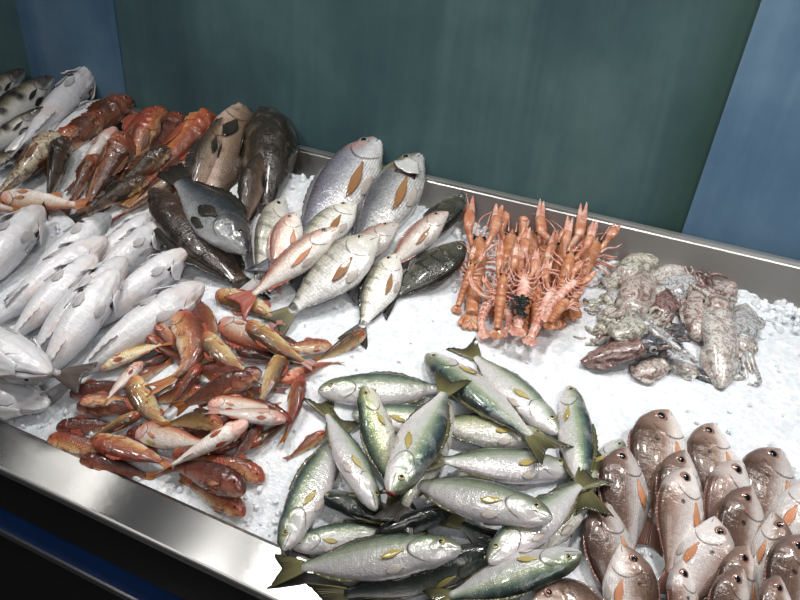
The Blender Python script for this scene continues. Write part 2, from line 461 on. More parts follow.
SPEC = {   # opercle edge, eye (s, v, radius), mouth (length, v), pectoral (s, v, len, wid), dorsal (s0, s1, h, spines), anal (s0, s1, h), tail (fork, half span), tail flat colour
 'jack':   dict(op=.235, eye=(.082,.62,.0205), mouth=(.085,.40), pec=(.255,.44,.115,.050), dor=(.34,.74,.022,10), an=(.50,.74,.020), pel=(.26,.09), tail=(.55,.125)),
 'bream':  dict(op=.250, eye=(.118,.655,.0450), mouth=(.060,.30), pec=(.265,.34,.200,.050), dor=(.26,.72,.020,12), an=(.52,.71,.018), pel=(.30,.12), tail=(.45,.130)),
 'seabream':dict(op=.245, eye=(.115,.67,.0260), mouth=(.075,.34), pec=(.265,.34,.220,.052), dor=(.24,.73,.022,12), an=(.53,.72,.020), pel=(.30,.12), tail=(.48,.135)),
 'mullet': dict(op=.215, eye=(.090,.72,.0225), mouth=(.05,.34), pec=(.225,.40,.130,.045), dor=(.27,.44,.050,7), an=(.56,.68,.040), pel=(.24,.12), tail=(.52,.095)),
 'white':  dict(op=.235, eye=(.080,.70,.0150), mouth=(.12,.46), pec=(.250,.40,.130,.045), dor=(.28,.72,.030,9), an=(.54,.72,.026), pel=(.25,.11), tail=(.35,.100)),
 'gurnard':dict(op=.240, eye=(.105,.82,.0190), mouth=(.09,.40), pec=(.240,.42,.240,.110), dor=(.26,.50,.070,9), an=(.52,.76,.040), pel=(.22,.17), tail=(.15,.090)),
 'grouper':dict(op=.255, eye=(.110,.72,.0170), mouth=(.10,.44), pec=(.270,.42,.150,.085), dor=(.27,.76,.050,13), an=(.55,.76,.040), pel=(.28,.13), tail=(.05,.090)),
}

# ---------------------------------------------------------------- fish skin
def skin(name, kind, stops, mottle=None, bars=None, lines=None, rows=(46, 15), head=None, rough=.26, metal=0., spot=None, slit=(.05, .012, .012),
         scale_dark=.25, patch=None, bump=.35, var=.22, lateral=None, cloud=.14, cloud_c=((.50, .46, .42), (.06, .05, .05))):
    """stops: colour from belly (0) to back (1); u runs from snout to tail"""
    sp = SPEC[kind]; t = NT(name)
    uvn = t.n.new('ShaderNodeUVMap'); uvn.uv_map = 'UVMap'; uv = uvn.outputs[0]
    o = t.coord('Object'); u, v, _ = t.sep(uv)
    n1 = t.noise(o, 38, 4, .6); n2 = t.noise(o, 140, 3, .6); n3 = t.noise(o, 62, 4, .6); rnd = t.rand()
    vv = t.math('ADD', v, t.math('MULTIPLY', t.math('SUBTRACT', n1, .5), .16))
    vv = t.math('ADD', vv, t.math('MULTIPLY', t.math('SUBTRACT', rnd, .5), .08))
    col = t.ramp(vv, stops)
    if patch:      # second colour in large soft patches
        col = t.mix(t.ramp(t.noise(o, patch[1], 3, .6), [(patch[2], 0.), (patch[2] + .16, 1.)]), col, patch[0])
    if mottle:
        col = t.mix(t.math('MULTIPLY', t.ramp(t.noise(o, mottle[1], 4, .65, .6), [(mottle[2], 0.), (mottle[2] + .12, 1.)]), mottle[3]), col, mottle[0])
    if bars:       # cross bars: colour, count, strength, belly limit
        w = t.math('SINE', t.math('ADD', t.math('MULTIPLY', u, bars[1] * 2 * PI), t.math('MULTIPLY', n1, 2.4)))
        k = t.math('MULTIPLY', t.ramp(w, [(bars[4] if len(bars) > 4 else .45, 0.), (.9, 1.)]), t.ramp(v, [(bars[3], 0.), (bars[3] + .25, 1.)]))
        k = t.math('MULTIPLY', k, bars[2])
        k = t.math('MULTIPLY', k, t.ramp(u, [(sp['op'] - .03, .15), (sp['op'] + .03, 1.)]))
        col = t.mix(k, col, bars[0])
    if lines:      # fine lines along the body
        w = t.math('SINE', t.math('MULTIPLY', v, lines[1] * 2 * PI))
        col = t.mix(t.math('MULTIPLY', t.ramp(w, [(.3, 0.), (.9, 1.)]), lines[2]), col, lines[0])
    cl = t.noise(o, 15, 5, .62, .5)
    col = t.mix(t.ramp(cl, [(.50, 0.), (.68, cloud)]), col, cloud_c[0]); col = t.mix(t.ramp(cl, [(.30, cloud), (.46, 0.)]), col, cloud_c[1])
    # scales
    suv = t.mapping(uv, (rows[0], rows[1], 1))
    sd = t.voro(suv, 1, .45); body = t.ramp(u, [(sp['op'] - .02, 0.), (sp['op'] + .02, 1.)])
    edge = t.math('MULTIPLY', t.ramp(sd, [(.35, 0.), (.75, 1.)]), body)
    col = t.mix(t.math('MULTIPLY', edge, scale_dark), col, (.02, .02, .02))
    if head:
        hk = t.math('MULTIPLY', t.math('SUBTRACT', 1, t.ramp(t.math('ADD', u, t.math('MULTIPLY', n1, .05)), [(head[1], 0.), (head[1] + .06, 1.)])), head[2])
        hk = t.math('MULTIPLY', hk, t.ramp(v, [(head[3], 0.), (head[3] + .2, 1.)])) if len(head) > 3 else hk
        col = t.mix(hk, col, head[0])
    if lateral:
        lk = t.ramp(t.math('ABSOLUTE', t.math('SUBTRACT', v, .62)), [(.008, 1.), (.018, 0.)])
        col = t.mix(t.math('MULTIPLY', t.math('MULTIPLY', lk, body), .5), col, lateral)
    # edge of the gill cover, and the mouth
    vo = t.math('SUBTRACT', v, .46)
    so = t.math('SUBTRACT', sp['op'], t.math('MULTIPLY', t.math('MULTIPLY', vo, vo), .62))
    ga = t.math('SUBTRACT', u, so)
    gk = t.math('MULTIPLY', t.ramp(t.math('ABSOLUTE', t.math('SUBTRACT', ga, .004)), [(.002, 1.), (.007, 0.)]), t.ramp(v, [(.06, 0.), (.12, 1.), (.74, 1.), (.80, 0.)]))
    col = t.mix(t.math('MULTIPLY', gk, .85), col, slit)
    mk = t.math('MULTIPLY', t.ramp(t.math('ABSOLUTE', t.math('SUBTRACT', v, sp['mouth'][1])), [(.012, 1.), (.035, 0.)]), t.ramp(u, [(sp['mouth'][0], 1.), (sp['mouth'][0] + .01, 0.)]))
    col = t.mix(t.math('MULTIPLY', mk, .8), col, slit)
    if spot:       # dark spot: colour, u, v, ru, rv
        du = t.math('MULTIPLY', t.math('SUBTRACT', u, spot[1]), 1 / spot[3]); dv = t.math('MULTIPLY', t.math('SUBTRACT', v, spot[2]), 1 / spot[4])
        r2 = t.math('ADD', t.math('MULTIPLY', du, du), t.math('MULTIPLY', dv, dv))
        col = t.mix(t.math('MULTIPLY', t.ramp(r2, [(.4, 1.), (1., 0.)]), .9), col, spot[0])
    b = t.n.new('ShaderNodeHueSaturation'); t.put(b.inputs['Value'], t.math('ADD', t.math('MULTIPLY', rnd, var * 2), 1 - var))
    t.put(b.inputs['Hue'], t.math('ADD', t.math('MULTIPLY', rnd, .012), .494)); t.put(b.inputs['Color'], col); col = b.outputs[0]
    h = t.math('ADD', t.math('MULTIPLY', t.math('MULTIPLY', t.math('SUBTRACT', 1, sd), body), .8), t.math('MULTIPLY', n2, .7))
    r = t.math('ADD', t.math('MULTIPLY', n2, .22), rough - .10)
    return t.set(col=col, rough=r, metal=metal, spec=.55, coat=.45, coatr=.07, nrm=t.bump(h, bump, .0016, t.bump(n3, .5, .004)), sss=.06, ssr=.006)
def fin_mat(name, c0, c1, rays=34, rough=.3):
    t = NT(name); uvn = t.n.new('ShaderNodeUVMap'); uvn.uv_map = 'UVMap'
    u, v, _ = t.sep(uvn.outputs[0])
    w = t.math('SINE', t.math('MULTIPLY', v, rays * PI)); n = t.noise(t.coord('Object'), 60, 3)
    col = t.mix(u, c0, c1); col = t.mix(t.math('MULTIPLY', t.ramp(w, [(.2, 0.), (.9, 1.)]), .45), col, tuple(x * .45 for x in c0))
    col = t.mix(t.math('MULTIPLY', t.math('SUBTRACT', n, .45), .8, True), col, tuple(x * .5 for x in c1))
    return t.set(col=col, rough=rough, spec=.5, nrm=t.bump(w, .3, .0008), coat=.3)
def iris_mat(name, c_in, c_out):
    t = NT(name); n = t.noise(t.coord('Object'), 160, 3)
    return t.set(col=t.mix(n, c_in, c_out), rough=.12, spec=.7, coat=1., coatr=.04)
M_PUPIL = simple('black_pupil', (.004, .004, .005), .06, 0, .8)
M_GILL = simple('dark_red_gill', srgb(64, 20, 22), .3, 0, .5, .4, 200)
M_MOUTH = simple('red_mouth', srgb(112, 34, 30), .3, 0, .5, .3, 90)

NS, NTH = 58, 34
LUMP = {'jack': (.003, .0015), 'bream': (.003, .0015), 'seabream': (.004, .002), 'mullet': (.007, .003), 'white': (.006, .003), 'gurnard': (.020, .005), 'grouper': (.008, .003)}
def surf(kind, p, s, v, side, off=0, hs=1, ws=1):
    top, bot, wid, se = SHAPE[kind]; L = p.L
    th = np.arccos(np.clip(2 * np.asarray(v) - 1, -1, 1))
    t, b, w = top(s) * hs, bot(s) * hs, wid(s) * ws
    mid = (t + b) / 2; hh = (t - b) / 2
    cz = np.cos(th); sy = np.sin(th) ** .92
    return p.pt(s, (mid + hh * cz) * L + off * cz * .5, side * (w * sy * L + off * (.35 + .65 * sy)))
def body_mesh(kind, p, hs, ws, jaw=0):
    top, bot, wid, se = SHAPE[kind]; sp = SPEC[kind]; L = p.L
    s = np.concatenate([np.linspace(0, 1, 14) ** 1.5 * .10, np.linspace(.10, .32, 20)[1:], np.linspace(.32, se, NS - 32)[1:]])
    th = np.arange(NTH) / NTH * 2 * PI
    SS, TT = np.meshgrid(s, th, indexing='ij'); v = (1 + np.cos(TT)) / 2
    t, b, w = top(SS) * hs, bot(SS) * hs, wid(SS) * ws
    mid = (t + b) / 2; hh = (t - b) / 2
    sy = np.sin(TT); sy = np.sign(sy) * np.abs(sy) ** .92
    dz = mid + hh * np.cos(TT); dy = w * sy
    so = sp['op'] - .62 * (v - .46) ** 2                      # raised gill cover with a sharp rear edge
    g = smooth(so - .11, so - .01, SS) * (1 - smooth(so, so + .012, SS)) * smooth(.05, .2, v) * (1 - smooth(.72, .85, v))
    pre = smooth(so - .105, so - .09, SS) * (1 - smooth(so - .085, so - .06, SS)) * smooth(.12, .25, v) * (1 - smooth(.55, .7, v))
    mth = (1 - smooth(.5, 1, SS / sp['mouth'][0])) * np.exp(-((v - sp['mouth'][1]) / .05) ** 2)
    e = sp['eye']; orb = np.exp(-((SS - e[0]) / (e[2] * 1.15)) ** 2 - ((v - e[1]) / (e[2] * 1.15 / (hh.clip(.03) * 2))) ** 2)
    dy = dy + np.sign(sy) * (g * .0075 - pre * .004 - mth * .007 + orb * .003) * np.clip(np.abs(sy), 0, 1)
    lump = LUMP[kind]; sd0 = len(ALL_FISH) * 3.7
    nz = np.array([noise.fractal(Vector((a_ * 16 + sd0, math.cos(b_) * 2.2, math.sin(b_) * 2.2)), 1, 2, 3) for a_, b_ in zip(SS.ravel(), TT.ravel())]).reshape(SS.shape)
    am = lump[0] * (1 - smooth(.22, .36, SS)) + lump[1]
    am = am * smooth(0, .03, SS)
    nz = nz * am
    if kind == 'white':        # wrinkled throat skin
        nz = nz + .0055 * np.sin(TT * 13 + 6 * SS + sd0) * smooth(.01, .07, SS) * (1 - smooth(.20, .30, SS)) * (1 - smooth(.5, .75, v))
    dz = dz + nz * np.cos(TT); dy = dy + nz * np.sin(TT)
    V = p.pt(SS, dz * L, dy * L).reshape(-1, 3)
    uv = np.stack([SS, v], -1).reshape(-1, 2)
    n = NTH; Fc = []
    for i in range(len(s) - 1):
        a = i * n; c = a + n
        for j in range(n):
            k = (j + 1) % n; Fc.append([a + j, c + j, c + k, a + k])
    V = np.concatenate([V, [p.pt(np.array(0.), np.array((top(0.) + bot(0.)) / 2 * L * hs), np.array(0.)) + p.f * .002 * L], [p.c(np.array(se + .012))]])
    uv = np.concatenate([uv, [[0, .5]], [[se, .5]]])
    a0 = len(V) - 2; a1 = len(V) - 1; a = (len(s) - 1) * n
    for j in range(n):
        k = (j + 1) % n; Fc.append([a0, j, k]); Fc.append([a1, a + k, a + j])
    return V, Fc, uv
def grid_uv(a, b):
    A, B = np.meshgrid(np.linspace(0, 1, a), np.linspace(0, 1, b), indexing='ij')
    g = np.stack([A, B], -1).reshape(-1, 2); return np.concatenate([g, g])
def tail_mesh(kind, p, hs, spread=1., curl=0., seed=0):
    top, bot, wid, se = SHAPE[kind]; fork, span = SPEC[kind]['tail']; L = p.L; r = random.Random(seed)
    na, nb = 10, 17; t = np.linspace(0, 1, na)[:, None]; q = np.linspace(-1, 1, nb)[None, :]
    s0 = se - .025; ln = 1.0 - s0
    length = ln * (1 - fork * .62 * (1 - np.abs(q) ** 1.4) - .10 * np.clip(np.abs(q) - .85, 0, 1) / .15 * (1 - fork))
    s = s0 + t * length
    half = (top(se) - bot(se)) / 2 * hs * .85
    z = q * (half + (span * spread - half) * t ** .85)
    y = curl * t ** 2 + .006 * np.sin(q * 7 + r.random() * 6) * t + .004 * np.sin(q * 23) * t
    P = p.pt(s, z * L, y * L)
    T, D, B = p.frame(s)
    th = (.010 - .007 * t + 0 * q) * L * .8
    V, Fc = shell(P, th, B); return V, Fc, grid_uv(na, nb)
def ridge_fin(kind, p, s0, s1, h, spines, upper=True, lean=.5, hs=1, flop=.0):
    top, bot, wid, se = SHAPE[kind]; L = p.L; na, nb = 6, 40
    t = np.linspace(0, 1, na)[:, None]; x = np.linspace(0, 1, nb)[None, :]
    e = np.clip(np.sin(np.clip(x * .93 + .05, 0, 1) * PI), 0, 1) ** .55
    saw = 1 - (.28 * np.abs(((x * spines) % 1) - .0) if spines else 0)
    hh = h * e * saw * (1.0 if not spines else np.where(x < .6, 1.05, .8))
    s = s0 + (s1 - s0) * x + lean * hh * t
    zb = (top(s) if upper else bot(s)) * hs; sg = 1 if upper else -1
    z = zb - sg * .008 * (1 - t) + sg * hh * t
    y = flop * (hh / h) * t ** 1.6 * h + .003 * np.sin(x * 26) * t
    P = p.pt(s, z * L, y * L); T, D, B = p.frame(s)
    V, Fc = shell(P, (.009 - .005 * t + 0 * x) * L * .6, B)
    return V, Fc, np.concatenate([np.stack(np.broadcast_arrays(t, x), -1).reshape(-1, 2)] * 2)
def side_fin(kind, p, s0, v0, ln, wd, side, hs, ws, droop=-.10, raise_=.008):
    na, nb = 9, 7; t = np.linspace(0, 1, na)[:, None]; q = np.linspace(-1, 1, nb)[None, :]
    w = wd * .72 / .22 * (.22 + .78 * smooth(0, .55, t)) * np.sqrt(np.clip(1 - ((t - .5).clip(0) / .52) ** 2.2, 0, 1)) * .5
    s = s0 + ln * t * (1 - .10 * np.abs(q) ** 2); v = np.clip(v0 + q * w + droop * t, .03, .97)
    L = p.L; off = (.004 + raise_ * t ** 1.4 + .003 * np.cos(q * 9) * t) * L
    A = surf(kind, p, s, v, side, off + .0022 * L, hs, ws); Bq = surf(kind, p, s, v, side, off, hs, ws)
    N = A - Bq; d = np.linalg.norm(N, axis=-1, keepdims=True) + 1e-9
    V, Fc = shell((A + Bq) / 2, .0035 * L * (1 - .6 * t + 0 * q), N / d); return V, Fc, grid_uv(na, nb)

ALL_FISH = []
def fish(kind, name, cat, group, label, h, t, skin_m, fin_m, eye_m, a=0, k=0, kz=0, hs=1., ws=1., z=None, lift=0, spread=1., flop=.0, curl=0.,
         pec_m=None, tail_m=None, pel_m=None, mouth=False, pupil=.55, sink=.003, pct=95, slope=.55, pel=True, whisk=None, fins=True, flap=False):
    top, bot, wid, se = SHAPE[kind]; sp = SPEC[kind]
    p = settle(h, t, a, lambda s: (top(s) - bot(s)) / 2 * hs, lambda s: wid(s) * ws, se, k, kz, z, sink, pct, slope, lift)
    L = p.L; org = p.c(np.array(.42)); org[2] -= .05 * L
    root = empty(name, org); tag(root, label, cat, group)
    def add(nm, VFU, m, par=root):
        V, Fc, uv = VFU if len(VFU) == 3 else (*VFU, None)
        return mesh(nm, V, Fc, m, par, uv=uv, org=org)
    add('body', body_mesh(kind, p, hs, ws), skin_m)
    add('tail_fin', tail_mesh(kind, p, hs, spread, curl, len(ALL_FISH)), tail_m or fin_m)
    if fins:
        s0, s1, fh, n = sp['dor']; add('dorsal_fin', ridge_fin(kind, p, s0, s1, fh, n, True, .9, hs, flop), fin_m)
        s0, s1, fh = sp['an']; add('anal_fin', ridge_fin(kind, p, s0, s1, fh, 0, False, .9, hs, flop), fin_m)
    e = sp['eye']; L_ = L
    up_sides = (1, -1) if abs(math.sin(math.radians(a))) > .4 else ((1,) if math.cos(math.radians(a)) * 1 > 0 else (-1,))
    # the flank that faces up: B points up for a = 0 and down for a = 180
    _, _, B = p.frame(np.array(.2)); vis = 1 if B[2] > 0 else -1
    for sd in (1, -1):
        c = surf(kind, p, np.array(e[0]), np.array(e[1]), sd, 0, hs, ws)
        c2 = surf(kind, p, np.array(e[0]), np.array(e[1]), sd, .02, hs, ws); n = c2 - c; n /= np.linalg.norm(n)
        eo = add('eye', ball(c - n * e[2] * L * .12, e[2] * L, n, .42, 16, 9), eye_m)
        add('pupil', ball(c + n * e[2] * L * .17, e[2] * L * pupil, n, .34, 14, 8), M_PUPIL, eo)
        if fins: add('pectoral_fin', side_fin(kind, p, *sp['pec'], sd, hs, ws), pec_m or fin_m)
    if pel and fins:
        for sd in (1, -1):
            add('pelvic_fin', side_fin(kind, p, sp['pel'][0], .10, sp['pel'][1], .05, sd, hs, ws, -.02, .004), pel_m or fin_m)
    if flap:       # gill covers lifted off the head
        for sd in (1, -1):
            na, nb = 10, 11; tt = np.linspace(0, 1, na)[:, None]; qq = np.linspace(-1, 1, nb)[None, :]
            s = sp['op'] - .115 + .135 * tt * (1 - .35 * qq ** 2); vv = np.clip(.40 + .27 * qq * (.6 + .4 * tt), .03, .97)
            off = (.004 + .024 * tt ** 2 + .003 * np.sin(qq * 8) * tt) * L
            A_ = surf(kind, p, s, vv, sd, off + .003 * L, hs, ws); B_ = surf(kind, p, s, vv, sd, off, hs, ws); N_ = A_ - B_
            V, Fc = shell((A_ + B_) / 2, .006 * L, N_ / (np.linalg.norm(N_, axis=-1, keepdims=True) + 1e-9))
            add('gill_cover', (V, Fc, np.concatenate([np.stack(np.broadcast_arrays(tt * .1 + .02, .3 + 0 * qq), -1).reshape(-1, 2)] * 2)), skin_m)
            rr = [surf(kind, p, np.full(9, sp['op'] - .05 + .06 * x), np.linspace(.18, .62, 9), sd, .001 * L, hs, ws) for x in np.linspace(0, 1, 4)]
            P_ = np.array(rr); P2 = np.array([surf(kind, p, np.full(9, sp['op'] - .05 + .06 * x), np.linspace(.18, .62, 9), sd, .004 * L, hs, ws) for x in np.linspace(0, 1, 4)])
            N_ = P2 - P_; add('gill', shell(P_, .003 * L, N_ / (np.linalg.norm(N_, axis=-1, keepdims=True) + 1e-9)), M_GILL)
    if mouth:
        q = np.linspace(0, 1, 8); m0 = sp['mouth'][1]
        rr = []
        for i, x in enumerate(q):
            th = np.arange(12) / 12 * 2 * PI; r = .030 * (1 - .75 * x) * L
            T, D, Bq = p.frame(np.array(.0)); c = p.c(np.array(-.006 + .05 * x)) - D * .004 * L
            rr.append(c + r * (np.cos(th)[:, None] * D * 1.0 + np.sin(th)[:, None] * Bq * .55))
        V, Fc = loft(rr); add('open_mouth', (V, Fc), M_MOUTH)
    if whisk:
        for sd in (1, -1):
            c = p.pt(np.array(.03), np.array(-.03 * L), np.array(sd * .015 * L)); T, D, Bq = p.frame(np.array(.05))
            pts = [c + (-T * .12 * x - D * (.03 * math.sin(x * 2.4)) + Bq * sd * .02 * x) * L for x in np.linspace(0, 1, 7)]
            add('barbel', tube(pts, np.linspace(.006, .003, 7) * L, 6), whisk)
    ALL_FISH.append((root, p)); return root
# ---------------------------------------------------------------- skins of the different fish
g = srgb
K_JACK = skin('jack_skin', 'jack', [(.0, g(226,220,224)), (.34, g(218,218,216)), (.54, g(196,202,192)), (.66, g(160,172,146)), (.78, g(104,124,110)), (.90, g(54,72,70)), (1., g(30,42,42))],
              rows=(70, 22), rough=.24, metal=.22, head=(g(118,122,98), .12, .55, .48), scale_dark=.20, lateral=g(150,150,110), cloud=.35, cloud_c=(g(236,232,230), g(128,128,104)))
K_JACK_G = skin('jack_skin_golden', 'jack', [(.0, g(230,228,222)), (.32, g(224,224,208)), (.56, g(208,210,174)), (.72, g(160,172,130)), (.88, g(84,102,88)), (1., g(40,54,48))],
              rows=(52, 18), rough=.24, metal=.18, head=(g(128,130,96), .12, .5, .48), scale_dark=.42)
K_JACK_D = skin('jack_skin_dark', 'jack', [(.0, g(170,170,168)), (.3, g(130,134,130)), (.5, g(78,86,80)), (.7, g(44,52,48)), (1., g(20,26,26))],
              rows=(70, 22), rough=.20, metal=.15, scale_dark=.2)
K_BREAM = skin('pink_bream_skin', 'bream', [(.0, g(240,236,235)), (.36, g(228,223,220)), (.48, g(192,178,172)), (.58, g(138,112,98)), (.74, g(98,72,58)), (1., g(66,46,38))],
              rows=(52, 24), rough=.28, metal=.05, bump=.22, head=(g(196,170,158), .20, .20), spot=(g(34,24,24), .30, .66, .020, .05), lines=(g(120,96,88), 20, .25), scale_dark=.30)
K_BREAM_P = skin('pale_bream_skin', 'bream', [(.0, g(240,236,236)), (.40, g(228,222,220)), (.62, g(204,190,186)), (.80, g(152,124,112)), (1., g(98,70,60))],
              rows=(52, 24), rough=.28, metal=.05, bump=.22, head=(g(238,234,232), .22, .4), spot=(g(60,50,58), .30, .62, .020, .05), lines=(g(150,132,128), 20, .2), scale_dark=.22)
K_SILVER = skin('silver_bream_skin', 'seabream', [(.0, g(246,246,246)), (.34, g(236,236,238)), (.50, g(196,198,204)), (.66, g(150,152,162)), (.84, g(122,120,132)), (1., g(98,90,98))],
              rows=(54, 24), rough=.25, metal=.15, head=(g(196,150,142), .20, .75, .45), lines=(g(90,92,104), 22, .35), scale_dark=.35)
K_GILT = skin('gilt_bream_skin', 'seabream', [(.0, g(246,246,246)), (.34, g(236,236,236)), (.50, g(190,192,194)), (.70, g(128,130,136)), (1., g(78,78,84))],
              rows=(54, 24), rough=.25, metal=.15, head=(g(150,134,84), .22, .8, .45), lines=(g(80,84,92), 22, .35), scale_dark=.4)
K_PINK = skin('rosy_bream_skin', 'seabream', [(.0, g(244,240,236)), (.46, g(236,228,220)), (.64, g(216,196,184)), (.80, g(182,142,130)), (1., g(128,92,86))],
              rows=(50, 20), rough=.26, metal=.08, head=(g(206,160,148), .18, .45, .45), scale_dark=.25, lines=(g(180,120,104), 18, .2))
K_STRIPE = skin('striped_bream_skin', 'seabream', [(.0, g(250,250,248)), (.48, g(242,242,238)), (.66, g(220,219,206)), (.84, g(172,170,154)), (1., g(104,102,94))],
              rows=(46, 20), rough=.26, metal=.10, bars=(g(92,90,76), 8.5, .55, .45, .5), scale_dark=.38, head=(g(226,220,204), .2, .4), spot=(g(20,20,18), .775, .6, .03, .7))
K_DARKB = skin('dark_striped_bream_skin', 'seabream', [(.0, g(150,150,140)), (.25, g(104,104,92)), (.5, g(74,76,64)), (.75, g(50,54,46)), (1., g(28,30,28))],
              rows=(50, 22), rough=.24, metal=.12, bars=(g(26,28,26), 9, .75, .1, .35), scale_dark=.45, lines=(g(120,120,98), 16, .25))
K_MUL = skin('red_mullet_skin', 'mullet', [(.0, g(232,214,198)), (.28, g(222,192,160)), (.44, g(202,160,112)), (.58, g(172,112,74)), (.76, g(138,76,54)), (1., g(88,48,36))],
              rows=(40, 15), rough=.20, mottle=(g(148,54,42), 56, .50, .75), head=(g(176,84,68), .15, .4), scale_dark=.35, var=.3, bump=.7)
K_MUL_R = skin('dark_red_mullet_skin', 'mullet', [(.0, g(216,180,160)), (.3, g(180,122,100)), (.55, g(134,78,62)), (.8, g(98,54,44)), (1., g(62,36,30))],
              rows=(40, 15), rough=.20, mottle=(g(104,40,36), 60, .5, .7), scale_dark=.4, var=.3, bump=.7)
K_MUL_O = skin('olive_mullet_skin', 'mullet', [(.0, g(234,220,194)), (.3, g(218,196,148)), (.52, g(186,152,98)), (.72, g(140,104,64)), (.88, g(98,70,44)), (1., g(68,50,32))],
              rows=(40, 15), rough=.18, mottle=(g(150,84,56), 48, .53, .65), head=(g(190,90,64), .13, .45), scale_dark=.35, var=.25, bump=.7)
K_MUL_W = skin('pale_mullet_skin', 'mullet', [(.0, g(240,230,224)), (.42, g(232,214,202)), (.62, g(216,180,152)), (.80, g(194,126,98)), (1., g(150,80,62))],
              rows=(40, 15), rough=.22, mottle=(g(196,100,78), 40, .58, .7), head=(g(222,130,108), .16, .5), scale_dark=.25, var=.2, bump=.45)
K_WHITE = skin('white_fish_skin', 'white', [(.0, g(238,238,242)), (.35, g(228,228,233)), (.55, g(208,207,213)), (.74, g(178,174,178)), (.9, g(128,124,126)), (1., g(92,88,90))],
              rows=(74, 26), rough=.32, metal=.04, patch=(g(226,208,200), 9, .56), scale_dark=.16, slit=(.10, .05, .05), var=.10, bump=.3, cloud=.2, cloud_c=(g(246,246,250), g(170,160,158)))
K_WHITE_G = skin('grey_headed_white_fish_skin', 'white', [(.0, g(236,236,240)), (.4, g(224,224,229)), (.7, g(190,188,192)), (1., g(120,118,120))], rows=(74, 26), rough=.32,
              head=(g(150,154,156), .16, .85), spot=(g(36,16,18), .215, .42, .020, .34), scale_dark=.16, var=.06, bump=.3)
K_BAND = skin('banded_fish_skin', 'white', [(.0, g(236,236,234)), (.36, g(226,226,220)), (.55, g(196,192,176)), (.75, g(120,110,90)), (1., g(50,44,38))],
              rows=(60, 22), rough=.28, bars=(g(40,33,32), 5.2, .98, .26, .0), head=(g(50,43,42), .21, .85, .12), scale_dark=.25, slit=(.05, .02, .02))
K_GURN = skin('red_gurnard_skin', 'gurnard', [(.0, g(224,204,180)), (.28, g(222,178,120)), (.48, g(206,134,76)), (.70, g(166,84,50)), (1., g(112,54,38))],
              rows=(50, 18), rough=.3, mottle=(g(140,58,36), 56, .56, .65), head=(g(178,82,54), .24, .4), lines=(g(130,50,34), 9, .45), scale_dark=.3)
K_SCORP = skin('brown_scorpionfish_skin', 'gurnard', [(.0, g(222,196,172)), (.24, g(198,146,108)), (.5, g(156,98,70)), (.75, g(118,70,52)), (1., g(84,52,40))],
              rows=(40, 15), rough=.26, mottle=(g(76,42,34), 52, .48, .8), head=(g(160,84,60), .22, .5), scale_dark=.35, bump=.6)
K_WEEV = skin('dark_scorpionfish_skin', 'gurnard', [(.0, g(226,210,180)), (.26, g(200,176,140)), (.45, g(120,94,70)), (.7, g(84,66,52)), (1., g(62,52,42))],
              rows=(40, 15), rough=.22, mottle=(g(34,28,24), 60, .5, .75), scale_dark=.4, bump=.6)
K_GROUP = skin('brown_grouper_skin', 'grouper', [(.0, g(212,188,176)), (.28, g(186,158,140)), (.46, g(132,110,90)), (.66, g(86,68,54)), (1., g(50,40,34))],
              rows=(64, 24), rough=.26, mottle=(g(60,46,36), 26, .55, .6), bump=.5, scale_dark=.25)
K_GROUP_D = skin('black_mottled_grouper_skin', 'grouper', [(.0, g(140,116,84)), (.2, g(112,86,56)), (.45, g(70,54,38)), (.7, g(50,40,30)), (1., g(34,29,24))],
              rows=(64, 24), rough=.20, mottle=(g(118,98,72), 40, .56, .65), scale_dark=.2, bump=.8)
K_WRASSE = skin('grey_black_wrasse_skin', 'grouper', [(.0, g(200,204,206)), (.2, g(150,154,156)), (.42, g(98,102,106)), (.65, g(56,60,66)), (1., g(30,32,36))],
              rows=(50, 20), rough=.25, metal=.1, scale_dark=.4)
K_BROWN = skin('dark_brown_wrasse_skin', 'grouper', [(.0, g(84,62,48)), (.3, g(74,54,42)), (.6, g(58,44,37)), (1., g(36,30,28))],
              rows=(60, 22), rough=.24, mottle=(g(92,70,56), 30, .54, .5), scale_dark=.35, bump=.6)

FN_OLIVE = fin_mat('olive_fin', g(126,122,80), g(46,44,30)); FN_YELL = fin_mat('yellow_fin', g(196,180,112), g(176,156,84), 16)
FN_PINK = fin_mat('pink_fin', g(206,160,150), g(170,120,112)); FN_ORANGE = fin_mat('orange_fin', g(220,160,122), g(206,132,92), 16)
FN_GREY = fin_mat('grey_fin', g(150,150,154), g(86,86,92)); FN_TAN = fin_mat('tan_fin', g(176,132,92), g(150,104,66), 16)
FN_DARK = fin_mat('dark_fin', g(62,56,48), g(26,24,22)); FN_WHITE = fin_mat('white_fin', g(222,220,222), g(176,172,174))
FN_RED = fin_mat('red_fin', g(186,100,76), g(148,66,50)); FN_AMBER = fin_mat('amber_fin', g(196,136,78), g(166,94,48)); FN_BROWN = fin_mat('brown_fin', g(140,90,60), g(84,52,36))
FN_PALE = fin_mat('pale_fin', g(214,204,196), g(186,176,168), 16); FN_ROSE = fin_mat('rosy_brown_fin', g(150,112,102), g(120,86,76))
FN_DUSK = fin_mat('dusky_fin', g(110,96,90), g(70,62,58))
EY_GOLD = iris_mat('gold_iris', g(196,184,130), g(120,110,66)); EY_ORNG = iris_mat('pinkish_brown_iris', g(176,138,124), g(116,78,68))
EY_SILV = iris_mat('silver_iris', g(200,196,186), g(120,116,106)); EY_RED = iris_mat('red_iris', g(190,110,80), g(120,50,36)); EY_DARK = iris_mat('dark_iris', g(70,60,46), g(30,26,20))
M_BARB = simple('pale_barbel', g(232,196,170), .35)

def scaled(k, f, fw=1.):
    k = dict(k); k['hs'] = k.get('hs', 1.) * f; k['ws'] = k.get('ws', 1.) * fw; return k
